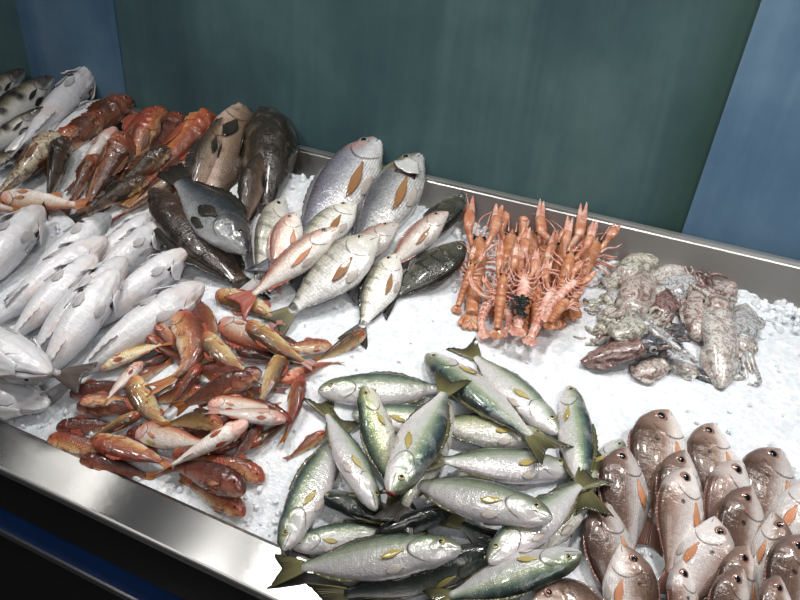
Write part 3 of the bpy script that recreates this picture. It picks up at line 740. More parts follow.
# ---------------------------------------------------------------- left back: banded and white fish on the ice bank
GA = 'pale and banded fish heaped at the far left'
def A(label, h, t, sk, fn, **k): return fish('white', 'banded_fish' if sk is K_BAND else 'white_fish', 'fish', GA, label, h, t, sk, fn, EY_DARK, **k)
A('white fish with a bright belly lying low under the banded fish', (60,118), (-25,184), K_WHITE, FN_WHITE, a=-40, hs=.95)
A('dark-spotted fish head poking out from under the brown scorpionfish at far left', (32,152), (-50,176), K_BAND, FN_DARK, a=70, hs=.9)
A('banded fish with white belly lying below the other banded fish at far left', (48,108), (-45,172), K_BAND, FN_DARK, a=35, hs=.95)
A('smooth white fish partly tucked beneath the tall upright white fish head', (112,101), (22,166), K_WHITE, FN_WHITE, a=-60, z=(.085,.06), flap=True)
A('dark banded fish farthest left, its small black head against the wall', (24,70), (-52,128), K_BAND, FN_DARK, a=55, z=(.115,.07))
A('banded fish with cream and black bars beside the tall white fish head', (53,78), (-40,150), K_BAND, FN_DARK, a=40, z=(.115,.08))
A('large white fish with its pale head and dark gill slit standing highest at the left', (97,66), (2,166), K_WHITE, FN_WHITE, a=-35, z=(.135,.075), hs=.74, ws=.85, flap=True)

# ---------------------------------------------------------------- red scorpionfish and gurnards
GB = 'red and brown scorpionfish and gurnards heaped by the wall'
def B(label, h, t, sk, fn=None, kind='gurnard', nm='scorpionfish', **k):
    return fish(kind, nm, 'fish', GB, label, h, t, sk, fn or FN_BROWN, EY_RED, **scaled(k, 1.14, 1.08))
B('pale pinkish fish lying low between gurnard and white belly-up fish', (205,160), (106,224), K_GURN, FN_RED, nm='gurnard', a=-40, ws=.8)
B('brown scorpionfish, rearmost against the wall next to the tall white fish head', (130,99), (50,160), K_SCORP, a=80, z=(.085,.06))
B('pink-headed fish wedged between the white fish and the brown scorpionfish', (78,127), (18,176), K_GURN, FN_RED, nm='gurnard', a=40, ws=.8)
B('dark red-brown scorpionfish with wet glints below the rearmost brown one', (106,114), (40,170), K_SCORP, a=75, z=(.085,.06), ws=.9)
B('short red fish at the back beside the brown scorpionfish and wall', (166,110), (92,166), K_GURN, FN_RED, nm='gurnard', a=50, z=(.085,.055), ws=.85)
B('dark reddish scorpionfish in shade just left of the big orange gurnard', (182,116), (130,180), K_SCORP, a=70, z=(.08,.055))
B('orange-brown gurnard leaning on the wall side, second left of the big orange one', (157,116), (112,196), K_GURN, FN_BROWN, nm='gurnard', a=40, ws=.9)
B('pale pink belly-up fish beside the large orange-brown scorpionfish', (116,128), (64,196), K_MUL_W, FN_PINK, kind='mullet', nm='red_mullet', a=-60, ws=1.2, whisk=M_BARB)
B('brown scorpionfish with creamy white belly next to the blackish one', (60,134), (-22,216), K_WEEV, FN_BROWN, a=-35, hs=1.35, ws=1.)
B('blackish scorpionfish seen from its back, nose up, right of the white-bellied brown one', (64,137), (44,216), K_WEEV, FN_DARK, a=90, ws=.85)
B('mottled red-brown scorpionfish low between the blackish one and the large orange-brown one', (98,154), (64,214), K_SCORP, a=80, ws=.8)
B('large orange-brown scorpionfish with pale flank, central in the red heap', (128,134), (78,220), K_SCORP, FN_BROWN, a=168, ws=1.1, hs=1.15)
B('big bright orange gurnard with red spiny head against the wall', (212,114), (122,208), K_GURN, FN_RED, nm='gurnard', a=172, z=(.10,.045), ws=.9, hs=1.0, spread=.5, tail_m=FN_TAN)
B('dark brown scorpionfish resting across the orange gurnards', (170,148), (100,204), K_WEEV, FN_BROWN, a=75, ws=.85)
B('dark olive scorpionfish in front, its tail towards the white fish', (147,178), (72,222), K_WEEV, FN_DARK, a=80, ws=.85)
B('slim pale orange fish lying crosswise above the white belly-up fish', (0,196), (92,207), K_MUL_W, FN_ORANGE, kind='mullet', nm='red_mullet', a=-60, hs=.9)
B('slim pale orange fish with its yellow tail at the left edge, above the white fish', (-50,198), (26,212), K_MUL_W, FN_AMBER, kind='mullet', nm='red_mullet', a=-60, hs=.9)

# ---------------------------------------------------------------- dark whole fish in the middle back
GC = 'dark groupers and wrasses'
def C_(label, h, t, sk, fn, nm, **k): return fish('grouper', nm, 'fish', GC, label, h, t, sk, fn, EY_DARK, **k)
C_('greyish brown grouper half hidden behind the big brown one, beside the orange gurnard', (222,118), (180,222), K_GROUP, FN_DARK, 'grouper', a=30, hs=.66)
C_('big brown grouper with pale pinkish belly, nose up against the wall', (246,103), (204,230), K_GROUP, FN_DARK, 'grouper', a=206, z=(.125,.03), hs=1.16)
C_('black mottled grouper with wet glints, nose up against the wall beside the silver bream', (273,107), (262,248), K_GROUP_D, FN_DARK, 'grouper', a=125, z=(.125,.03), hs=1.15, ws=1.4)
C_('small brown speckled grouper squeezed between the two big groupers', (260,153), (240,238), K_GROUP, FN_DARK, 'grouper', a=60, ws=1.)
C_('dark brown wrasse lying nose to the upper left above the white fish', (150,190), (262,304), K_BROWN, FN_DARK, 'wrasse', a=8, hs=.98, pct=92)
C_('grey and black wrasse with a black fin, tail up and head to the lower right', (248,252), (168,168), K_WRASSE, FN_DARK, 'wrasse', a=8, hs=1.1)

# ---------------------------------------------------------------- sea breams
GD = 'sea breams heaped next to the langoustines'
def D_(label, h, t, sk, fn=None, pf=None, tf=None, nm='sea_bream', ey=None, **k):
    return fish('seabream', nm, 'fish', GD, label, h, t, sk, fn or FN_GREY, ey or EY_SILV, pec_m=pf or FN_TAN, tail_m=tf, pel_m=FN_DARK if sk is K_DARKB else FN_PALE, **scaled(k, 1.05))
D_('dark striped bream at the back rim, rightmost behind the pinkish bream', (464,193), (392,268), K_DARKB, FN_DARK, FN_DARK, a=165, hs=.85)
D_('very large silver bream with rosy forehead, highest of the breams', (381,138), (272,286), K_SILVER, a=12, z=(.115,.03), hs=.76, nm='sea_bream')
D_('large silver bream with dull gold forehead and open gill beside the back rim', (422,154), (330,296), K_GILT, a=5, z=(.105,.03), hs=.76, flap=True)
D_('slender pinkish bream between the large gold-headed one and the dark ones', (448,212), (372,282), K_PINK, FN_PINK, a=10, hs=.8)
D_('blackish oval bream, nearest to the langoustines, lying flat on the ice', (465,242), (374,312), K_DARKB, FN_DARK, FN_DARK, a=178, hs=1.0)
D_('cream coloured bream standing at the left end of the breams', (284,198), (250,304), K_STRIPE, FN_WHITE, a=35, hs=.8)
D_('rosy bream with orange fin next to the cream one at the left', (297,212), (268,292), K_PINK, FN_PINK, FN_ORANGE, a=15, hs=1.0)
D_('golden-headed bream tucked behind the rosy red-tailed bream', (356,204), (280,270), K_STRIPE, FN_GREY, a=5, ey=EY_GOLD)
D_('rosy bream with gold eye lying above the big striped bream', (399,224), (312,286), K_PINK, FN_PINK, a=5, ey=EY_GOLD, hs=.95)
D_('long rosy bream with a red tail reaching the red mullets', (340,228), (232,310), K_PINK, FN_RED, FN_ORANGE, FN_RED, a=15, hs=.72)
D_('silvery grey striped bream with a dark tail, lowest of the breams on the ice', (398,254), (352,346), K_STRIPE, FN_DARK, a=12, hs=.95, tf=FN_DARK)
D_('broad bright striped bream with a black tail spot, in front of the rosy ones', (379,236), (268,330), K_STRIPE, FN_GREY, a=5, hs=1.12, tf=FN_OLIVE)

# ---------------------------------------------------------------- white fish lying belly up
GE = 'white fish lying belly up in rows'
_ei = [0]
def E_(label, h, t, a=None, **k):
    sk = k.pop('sk', K_WHITE); _ei[0] += 1; a = (-62 + (17, -22, 6, 24, -9, 12, -28)[_ei[0] % 7]) if a is None else a; k.setdefault('flap', True)
    return fish('white', 'white_fish', 'fish', GE, label, h, t, sk, FN_WHITE, EY_DARK, a=a, **scaled(k, 1.22, 1.15))
E_('white fish half buried at the back of the belly-up rows beside the dark wrasse', (154,214), (70,290), hs=.9)
E_('broad white fish at the left edge, widest of the belly-up rows', (42,207), (-62,330), hs=1.05)
E_('white fish with a grey head and black gill slit, rearmost of the rows', (110,215), (4,300), a=-40, sk=K_WHITE_G, lift=.018, flap=False)
E_('white fish with wrinkled throat under the grey-headed one', (106,238), (-32,344))
E_('white fish, third row from the left, with a short blunt grey head', (96,256), (-14,364))
E_('white fish with loose folded gill flaps next to the dark wrasse', (164,222), (66,318), a=-85)
E_('slim white fish in the middle of the rows, under the two longest ones', (126,258), (2,386))
E_('white fish with a pale lip, right of the one with folded gill flaps', (187,250), (74,346))
E_('plump white fish with tan fin and a dark dot, middle of the front rows', (117,270), (20,412), ws=1.05)
E_('longest white fish with its gill gaping dark, beside the red mullets', (203,284), (42,402), a=-70, hs=.92)
E_('slim brownish fish with a dusky forked tail pointing at the red mullets', (-70,356), (90,378), a=-5, hs=.6, tail_m=FN_DUSK, flap=False)
E_('white fish head pointing down right at the left edge above the dusky tail', (50,374), (-92,318), a=-115)
E_('white fish head with spread pale fin, nearest the front rim at the left', (49,405), (-98,372), a=-80, hs=.74, z=(.020,.016))
# ---------------------------------------------------------------- red mullets
GF = 'red mullets tipped in a loose heap'
_mi = [0]
def F_(label, h, t, sk=None, a=0, fn=None, tf=None, k=0, **kw):
    _mi[0] += 1
    return fish('mullet', 'red_mullet', 'fish', GF, label, h, t, sk or K_MUL, fn or FN_RED, EY_RED, a=a, k=k, tail_m=tf or (FN_AMBER if _mi[0] % 3 else FN_PINK),
                pec_m=FN_ORANGE, pupil=.6, sink=.006, pct=86, slope=.7, **scaled(kw, 1.28, 1.22))
# bottom layer, mostly seen through the gaps
F_('dark red mullet deep in the gap left of the shiny olive one', (108,410), (176,384), K_MUL_R, 60)
F_('dark red mullet deep in the heap under the curved dark brown one', (232,440), (160,432), K_MUL_R, 40)
F_('orange mullet glimpsed between the dark mauve one and the olive-yellow one', (176,390), (228,352), K_MUL, 120)
F_('red mullet deep in the heap below the yellow-green one', (262,372), (196,392), K_MUL_R, 30)
F_('brown mullet at the bottom of the heap beside the ice near the silver jacks', (250,448), (300,412), K_MUL_O, 60)
F_('dark mullet beneath the two crossing pale ones on the right', (214,386), (290,392), K_MUL_R, 100)
F_('red mullet under the golden pair at the upper right', (236,352), (306,366), K_MUL_R, 60)
F_('shadowed red mullet below the white-bellied one at the lower left', (108,452), (176,446), K_MUL_R, 40)
F_('reddish mullet low in the middle behind the long white one', (190,450), (252,466), K_MUL, 70)
F_('dark red mullet under the curved pair at the upper left', (134,372), (196,342), K_MUL_R, 60)
F_('dark red mullet deep under the upper right golden pair, left of the brown one', (300,352), (232,336), K_MUL_R, 50)
F_('mullet in the shade below the yellow-green one and the dark mauve one', (250,384), (186,366), K_MUL, 80)
F_('orange mullet in the shade between shiny olive one and centre', (204,390), (142,404), K_MUL, 60)
F_('dark mullet in the shade right of the silvery one', (250,432), (196,408), K_MUL_R, 70)
F_('red mullet in the shade under the silvery one and the olive-yellow one', (126,436), (190,424), K_MUL_R, 110)
F_('brownish mullet in the shade under the twin heads', (160,352), (212,322), K_MUL_O, 70)
F_('mullet in the shade beneath the bright red upright one', (292,424), (244,392), K_MUL, 70)
F_('dark red mullet in the shade under the red and white one', (212,424), (272,398), K_MUL_R, 60)
F_('red mullet wedged under the long slim white one', (172,456), (238,438), K_MUL, 60)
F_('mullet in the shade under the pale yellow-flanked one', (118,388), (176,360), K_MUL, 120)
F_('rusty mullet in the shade at the upper middle of the heap', (224,344), (178,378), K_MUL, 40)
# rim of the heap on the ice
F_('scarlet mullet with scaly back lowest on the ice towards the steel rim', (245,514), (176,476), K_MUL, 55, FN_RED, hs=1.05)
F_('purplish red mullet nearest to the steel front rim', (80,460), (160,480), K_MUL_R, 130)
F_('red mullet head at the left end of the heap, lower of two', (48,440), (122,456), K_MUL, 140)
F_('red mullet head at the left end of the heap, upper of two', (56,428), (128,424), K_MUL_R, 120)
F_('dark red mullet on the left, its back towards the white fish', (77,408), (150,408), K_MUL_R, 120)
F_('deep red mullet pointing at the dusky forked tail', (70,396), (138,380), K_MUL_R, 110)
F_('small pink mullet just under the deep red pointed one', (80,402), (140,398), K_MUL, 150)
F_('red-brown mullet with yellow belly edge at the lower right of the heap', (265,480), (180,458), K_MUL, 40, k=.05)
F_('deep red mullet below the red-brown one, snout on the ice', (245,492), (158,466), K_MUL_R, 35, k=.05)
F_('mauve-red mullet standing on its nose at the right, left one of a pair', (214,452), (262,430), K_MUL, 30)
F_('mauve-red mullet at the right of the heap, right one of a pair', (262,424), (226,470), K_MUL_R, 60)
F_('orange-headed mullet peeping out under the big silver jack on the left', (326,432), (284,462), K_MUL, 60, FN_AMBER)
F_('brown mullet at the top right corner pointing at the striped bream', (366,333), (312,364), K_MUL_O, 80, FN_BROWN)
F_('orange-red mullet lying behind the brown one at the top right', (332,346), (272,350), K_MUL, 20)
F_('red-headed curved mullet with yellow flank topmost near the red bream tail', (216,293), (278,330), K_MUL_O, -20, k=-.12)
F_('red mullet under the red tail of the long rosy bream', (262,326), (214,352), K_MUL, 60)
# upper layers
F_('blunt red mullet head, left of the twin heads beside the longest white fish', (147,334), (196,362), K_MUL, 20, k=.08)
F_('blunt orange head of a mullet, right one of the twin heads', (156,322), (200,358), K_MUL, 20, k=.10)
F_('mullet with a pale yellow flank and red face nearest to the white fish', (96,368), (176,340), K_MUL_O, 190, k=-.03)
F_('big curved red mullet with its tail bent back under the twin heads', (176,313), (142,392), K_MUL, 160, k=-.30, hs=.95)
F_('orange-brown mullet standing upright at the top of the heap', (200,306), (218,364), K_MUL, 60, hs=.9)
F_('yellow-green mullet in the upper middle with an orange tail', (205,333), (262,376), K_MUL_O, 10, k=.10, hs=1.05)
F_('pinkish white mullet with red face below the golden one at upper right', (221,321), (294,358), K_MUL_W, -10)
F_('golden mullet with dark back edge leading to the top right corner', (248,322), (318,368), K_MUL_O, 20, k=.04)
F_('rusty mullet with mauve flank curving along the middle of the heap', (200,364), (160,416), K_MUL, 130, k=-.05)
F_('dark mauve mullet lying slanted in the centre with wet glints', (252,376), (172,410), K_MUL_R, 60)
F_('shiny olive mullet with a bright glint, left of the centre', (134,376), (182,430), K_MUL_O, 15, k=.12, hs=1.1)
F_('thin pinkish white mullet dropping between olive one and dark red one', (142,362), (98,408), K_MUL_W, -30)
F_('red and white mullet lying level right of the centre', (208,404), (282,408), K_MUL_W, 170)
F_('pale mullet just under the red and white one, snout to the right', (286,420), (204,410), K_MUL_W, -20)
F_('silvery mullet with a golden fin mark in the lower middle', (136,432), (214,446), K_MUL_W, 165, FN_YELL)
F_('curved dark brown mullet arching over the silvery one', (222,424), (158,430), K_MUL_O, 60, FN_BROWN, k=.10)
F_('slim olive-yellow mullet laid over the red heads at the left', (142,412), (80,444), K_MUL_O, 160, hs=.85)
F_('red-backed mullet with a white belly, large at the lower left', (94,438), (178,466), K_MUL, 20, hs=1.1)
F_('long slim white mullet on top, its tail towards the front rim', (248,422), (156,474), K_MUL_W, -50, hs=.8)
F_('pink curved mullet reaching over to the silver jacks at the right', (282,382), (344,362), K_MUL_W, 30, k=-.08, hs=.8)
F_('golden mullet with bright yellow flank standing right of the centre', (284,350), (256,414), K_MUL_O, 160, hs=1.0)
F_('bright red mullet with wet glints, rightmost standing upright beside the ice', (300,376), (280,446), K_MUL, 130, k=-.04)

# ---------------------------------------------------------------- silver jacks
GG = 'silver green jacks heaped in front'
def J_(label, h, t, sk=None, a=0, mouth=False, **k):
    return fish('jack', 'silver_jack', 'fish', GG, label, h, t, sk or K_JACK, FN_OLIVE, EY_GOLD, a=a, pec_m=FN_YELL, pel_m=FN_PALE, mouth=mouth, pct=92, **scaled(k, 1.07, 1.05))
J_('pale jack buried low under the big jack at the front rim', (424,590), (282,556), K_JACK, 10)
J_('small jack showing only its pale belly under the snout of the largest left jack', (290,545), (418,528), K_JACK, 170)
J_('shadowed jack low in the middle under the dark fanned tail', (318,494), (436,530), K_JACK_D, 20)
J_('small jack head nearest to the pink breams, half behind the upright jack', (622,440), (556,530), K_JACK, 170)
J_('dark jack back with a row of wet glints in the shaded middle', (374,536), (506,492), K_JACK_D, 80)
J_('dark jack in the shaded hollow below the two level jacks', (566,600), (440,508), K_JACK_D, 40)
J_('dark slender jack at the bottom, its back up and yellow tail over the rim', (500,552), (308,604), K_JACK_D, 60, hs=.9)
J_('jack cut off by the bottom edge with only its pale flank in view', (520,600), (372,628), K_JACK, 20)
J_('pale jack in the middle whose dark forked tail points right', (352,414), (494,430), K_JACK, 170)
J_('jack lying under the two crossed jacks at the top, back greenish', (548,440), (402,418), K_JACK_G, 0)
J_('jack under the upright jack on the right, ending beside the pink breams', (520,560), (612,454), K_JACK_G, 185)
J_('jack lying level along the top left, snout towards the red mullets', (318,391), (466,388), K_JACK, 165)
J_('jack whose dark tail fans out below the open-mouthed one', (448,402), (392,534), K_JACK_G, 20, tail_m=FN_DARK, spread=1.15)
J_('golden scaled jack standing nose up in the middle left', (364,386), (402,516), K_JACK_G, 10)
J_('jack resting its dark snout downwards left, white belly to the lower right', (488,562), (598,470), K_JACK, 190)
J_('level jack with a yellow fin and pursed pink mouth, upper of two', (571,470), (412,458), K_JACK, -5)
J_('level jack with a bright yellow fin, lower of two, under the pursed-mouth one', (552,518), (386,476), K_JACK, 0)
J_('jack standing nose up at the right, beside the pink breams', (569,387), (588,522), K_JACK, 160, hs=.8)
J_('large jack on the left hanging nose down over the ice', (282,550), (348,412), K_JACK, 172, hs=.96)
J_('narrow silvery jack hanging nose down with its belly in view', (377,510), (318,396), K_JACK, -25, hs=.85)
J_('jack with a forked tail at the top and its snout to the lower right', (558,433), (460,342), K_JACK, -5)
J_('jack with its snout to the upper left crossing at the top of the heap', (426,355), (560,458), K_JACK, 12, hs=.9)
J_('dark-faced jack at the bottom right with a yellow fin, snout at the pink breams', (582,554), (420,606), K_JACK, 170)
J_('long jack at the front, its tail over the steel rim', (461,548), (268,571), K_JACK, 0, hs=.86, spread=.75)
J_('big jack nose down in the centre with its red mouth open', (392,494), (454,374), K_JACK, 5, mouth=True, hs=1.08)

# ---------------------------------------------------------------- pink breams with large eyes
GH = 'pink breams with large eyes packed nose up'
def H_(label, h, t, sk=None, a=15, **k):
    return fish('bream', 'pink_bream', 'fish', GH, label, h, t, sk or K_BREAM, FN_ROSE, EY_ORNG, a=a, pec_m=FN_ORANGE, pel_m=FN_PALE, pupil=.56, pct=90, **scaled(k, 1.32, 1.12))
H_('pink bream farthest back, orange fin and a dark shoulder spot', (668,410), (648,556), None, 15, hs=.95)
H_('brown-headed pink bream behind, second from the back beside the farthest one', (712,423), (722,560), None, 10, hs=.9)
H_('pink bream lying by itself at the right with a bright orange fin', (780,449), (750,584), None, 15)
H_('pale bream cut by the right edge, turned away without an eye in view', (806,478), (786,610), K_BREAM_P, 170)
H_('pink bream in the second row with only forehead and eye showing over a pale one', (684,450), (676,586), None, 20, hs=.9)
H_('pale white bream in the second row below the brown-headed one', (741,461), (704,596), K_BREAM_P, 30, hs=.9)
H_('pink bream at the left of the second row beside the silver jacks', (625,447), (628,590), None, 20, hs=.95)
H_('pale grey bream in the second row right below the one showing only its forehead', (690,467), (664,604), K_BREAM_P, 25, hs=.9)
H_('pink bream with a pale chin in the middle of the third row', (750,486), (730,636), None, 25, hs=.95)
H_('narrow pink bream wedged at the right, its eye shining, above the right front one', (774,512), (764,640), None, 155, hs=.75)
H_('pink bream in the third row at the left edge, orange-ringed eye beside the jacks', (606,502), (624,650), None, 15, hs=.95)
H_('white-cheeked bream in the third row, its eye turned to the right', (716,517), (672,640), K_BREAM_P, 165, hs=.95)
H_('pink bream in the front row with a black spot at the right shoulder', (622,544), (640,690), None, 168, hs=1.0)
H_('narrow white-nosed bream in the front row, third from the left', (682,560), (690,700), K_BREAM_P, 30, hs=.75)
H_('brown bream head behind the lowest one, fourth in the front row', (746,545), (722,690), None, 30, hs=.85)
H_('pink bream at the right front cut by the edge of the picture', (803,534), (782,690), None, 20, hs=1.0)
H_('brown bream lying lowest in the front row under another brown head', (742,568), (706,700), None, 25, hs=.85)
H_('bream with a white brow at the bottom right corner', (778,574), (776,720), None, 25, hs=.8)
H_('bream lying sideways at the very bottom beside the jacks', (532,600), (650,626), None, 170)
# ---------------------------------------------------------------- langoustines
def crust_mat(name, c0, c1, c2, bump=.3):
    t = NT(name); o = t.coord('Object'); n = t.noise(o, 55, 4, .6); n2 = t.noise(o, 240, 3)
    col = t.ramp(n, [(.32, c0), (.5, c1), (.7, c2)])
    return t.set(col=col, rough=t.math('ADD', t.math('MULTIPLY', n2, .2), .22), coat=.3, coatr=.15, sss=.12, ssr=.006, nrm=t.bump(t.math('ADD', n, t.math('MULTIPLY', n2, .5)), bump, .0016))
M_LSHELL = crust_mat('orange_shell', g(166,98,64), g(190,126,88), g(212,166,136))
M_LPALE = crust_mat('pale_pink_shell', g(196,128,110), g(220,170,154), g(238,212,200))
M_LCLAW = crust_mat('claw_shell', g(178,104,74), g(204,142,110), g(228,194,174))
M_LLEG = crust_mat('leg_shell', g(196,116,98), g(222,166,150), g(240,214,204))
M_LTIP = simple('ivory_tip', g(240,228,214), .35)
M_EGG = simple('dark_green_egg', g(26,34,30), .2, 0, .6, .4, 200)
GI = 'langoustines stacked on the ice'
def langoustine(label, h, t, a=90, k=0, kz=0, z=None, claws=(0, 0), open_=.05, eggs=False, sc=1., reach=1., seed=0):
    r = random.Random(seed * 13 + 5)
    p = settle(h, t, a, lambda s: .085 * sc * (1 - .35 * s), lambda s: .080 * sc * (1 - .35 * s), 1., k, kz, z, .004, 90, .6)
    L = p.L; org = p.c(np.array(.4)); root = empty('langoustine', org); tag(root, label, 'langoustine', GI)
    def add(nm, VF, m, par=root): return mesh(nm, VF[0], VF[1], m, par, org=org)
    shellm = M_LSHELL if a > 0 else M_LPALE
    def ring(s, hz, wy, dz=0, n=18, flat=.55):
        th = np.arange(n) / n * 2 * PI; cz = np.cos(th); cz = np.where(cz < 0, cz * flat, cz)
        return p.pt(np.full(n, s), (dz + hz * cz) * L * sc, wy * np.sin(th) * L * sc)
    # carapace with rostrum
    rows = [(.0,.004,.004,.03),(.03,.012,.010,.028),(.06,.022,.022,.022),(.075,.046,.046,.006),(.12,.060,.056,0),(.20,.070,.064,0),(.27,.074,.068,0),(.285,.068,.063,0),(.30,.074,.068,0),(.37,.073,.066,0),(.41,.064,.058,0)]
    add('carapace', loft([ring(*q) for q in rows]), shellm)
    # abdomen: six overlapping rings
    rg = []
    for i in range(6):
        s0 = .40 + i * .076; b = .066 - i * .0045
        for f, x in ((.0, .93), (.12, 1.03), (.6, 1.0), (.93, .97), (.97, .88)):
            rg.append(ring(s0 + f * .076, b * x, b * x * 1.05, 0))
    add('abdomen', loft(rg), shellm)
    parts = []
    for ang, ln, wd in ((0, .13, .030), (.38, .135, .034), (-.38, .135, .034), (.75, .125, .034), (-.75, .125, .034)):
        tt = np.linspace(0, 1, 7)[:, None]; q = np.linspace(-1, 1, 5)[None, :]
        w_ = wd * (np.sin(np.clip(tt * .8 + .14, 0, 1) * PI) ** .6)
        s = .845 + (tt * ln * math.cos(ang)) - q * w_ * math.sin(ang); y = tt * ln * math.sin(ang) + q * w_ * math.cos(ang)
        P = p.pt(s, (-.01 - .02 * tt * tt + .004 * abs(ang) + 0 * q) * L * sc, y * L * sc); _, D, _ = p.frame(s)
        parts.append(shell(P, .006 * L, D))
    add('tail_fan', join(parts), shellm)
    for sd in (1, -1):
        c = p.pt(np.array(.062), np.array(.030 * L * sc), np.array(sd * .034 * L * sc)); add('eye', ball(c, .019 * L * sc, None, 1, 12, 8), M_PUPIL)
        # claw: arm, palm and two fingers
        d = claws[0 if sd > 0 else 1]; lat = .050 + .05 * r.random() + d; ln = reach * (.92 + .16 * r.random()); up = (.03 + .06 * r.random()) if a > 0 else -.03
        js = [(.13, -.02, .045), (.02, .02, .085 + d * .3), (-.05 * ln, .035 + up * .3, lat + .02)]
        arm = p.pt(np.array([j[0] for j in js]), np.array([j[1] for j in js]) * L * sc, sd * np.array([j[2] for j in js]) * L * sc)
        q = np.linspace(0, 1, 7); arm2 = np.stack([np.interp(q, [0, .5, 1], arm[:, i]) for i in range(3)], 1)
        A = tube(arm2, np.array([.020, .025, .026, .024, .030, .034, .030]) * L * sc, 9)
        def cl(s0, s1, y0, y1, r0, r1, fl=.62, zz=0, n=9):
            q = np.linspace(0, 1, 7); rr = []
            w_ = (r0 + (r1 - r0) * q) * np.sin(np.clip(q * .86 + .14, 0, 1) * PI / 1.12) ** .5 * 1.1
            for i, x in enumerate(q):
                th = np.arange(n) / n * 2 * PI; s = s0 + (s1 - s0) * x; y = y0 + (y1 - y0) * x
                rr.append(p.pt(np.full(n, s), (js[2][1] + zz + up * .5 * x + w_[i] * fl * np.cos(th)) * L * sc, (sd * y + w_[i] * np.sin(th)) * L * sc))
            return loft(rr)
        y0 = js[2][2]; s0 = js[2][0]; y1 = y0 + .005 + d * .25; s1 = s0 - .17 * ln
        palm = cl(s0 + .035, s1 - .01, y0, y1, .044, .050)
        cw = add('claw', join([A, palm]), M_LCLAW)
        op = open_ * (.1 + .6 * r.random())
        add('claw_finger', cl(s1 + .05, s1 - .25 * ln, y1 + .015, y1 + .010 + op, .036, .012), M_LPALE if seed % 2 else M_LCLAW, cw)
        add('claw_finger', cl(s1 + .05, s1 - .24 * ln, y1 - .016, y1 - .013, .034, .012), M_LPALE, cw)
        add('claw_tip', cl(s1 - .22 * ln, s1 - .27 * ln, y1 + .013 + op * .9, y1 + .010 + op, .014, .004), M_LTIP, cw)
        # walking legs
        for i in range(4):
            s0 = .17 + i * .055; sw = r.uniform(-.05, .06) - .10 + i * .05
            js2 = [(s0, -.035, .04), (s0 + sw * .6, .005, .11), (s0 + sw - .03, -.03 + (0 if a > 0 else -.05), .17), (s0 + sw * 1.6 - .07, -.055, .19 + .03 * r.random())]
            pts = p.pt(np.array([j[0] for j in js2]), np.array([j[1] for j in js2]) * L * sc, sd * np.array([j[2] for j in js2]) * L * sc)
            q = np.linspace(0, 1, 10); pts = np.stack([np.interp(q, np.linspace(0, 1, 4), pts[:, c]) for c in range(3)], 1)
            add('leg', tube(pts, np.linspace(.013, .006, 10) * L * sc, 6), M_LLEG)
        q = np.linspace(0, 1, 14); sgn = r.choice((1, -1)); bend = r.uniform(.05, .3)
        pts = p.pt(.05 - .55 * q * (1 - .3 * q), (.012 + .10 * q - .12 * q * q) * L, (sd * (.022 + .10 * q) + sgn * bend * q * q) * L)
        add('antenna', tube(pts, np.linspace(.007, .003, 14) * L, 5), M_LLEG)
    if a < 0:      # swimmerets on the upturned belly
        for i in range(5):
            for sd in (1, -1):
                s0 = .44 + i * .075; tt = np.linspace(0, 1, 5)[:, None]; qq = np.linspace(-1, 1, 4)[None, :]
                s = s0 + .02 + .05 * tt + qq * .012 * (1 - tt * .5); y = sd * (.018 + .035 * tt) + 0 * qq
                P = p.pt(s, (-.036 - .014 * np.sin(tt * 3) + 0 * qq) * L * sc, y * L * sc); _, D, _ = p.frame(s)
                add('swimmeret', shell(P, .006 * L, D), M_LPALE)
    if eggs:
        parts = []
        for i in range(150):
            s = r.uniform(.46, .74); y = r.gauss(0, .034); zz = -.052 - .035 * max(0, 1 - (y / .07) ** 2) + r.uniform(-.01, .01)
            parts.append(ball(p.pt(np.array(s), np.array(zz * L), np.array(y * L)), .0135 * L, None, 1, 6, 4))
        tag(add('egg_mass', join(parts), M_EGG), 'clump of dark green eggs')
    return root
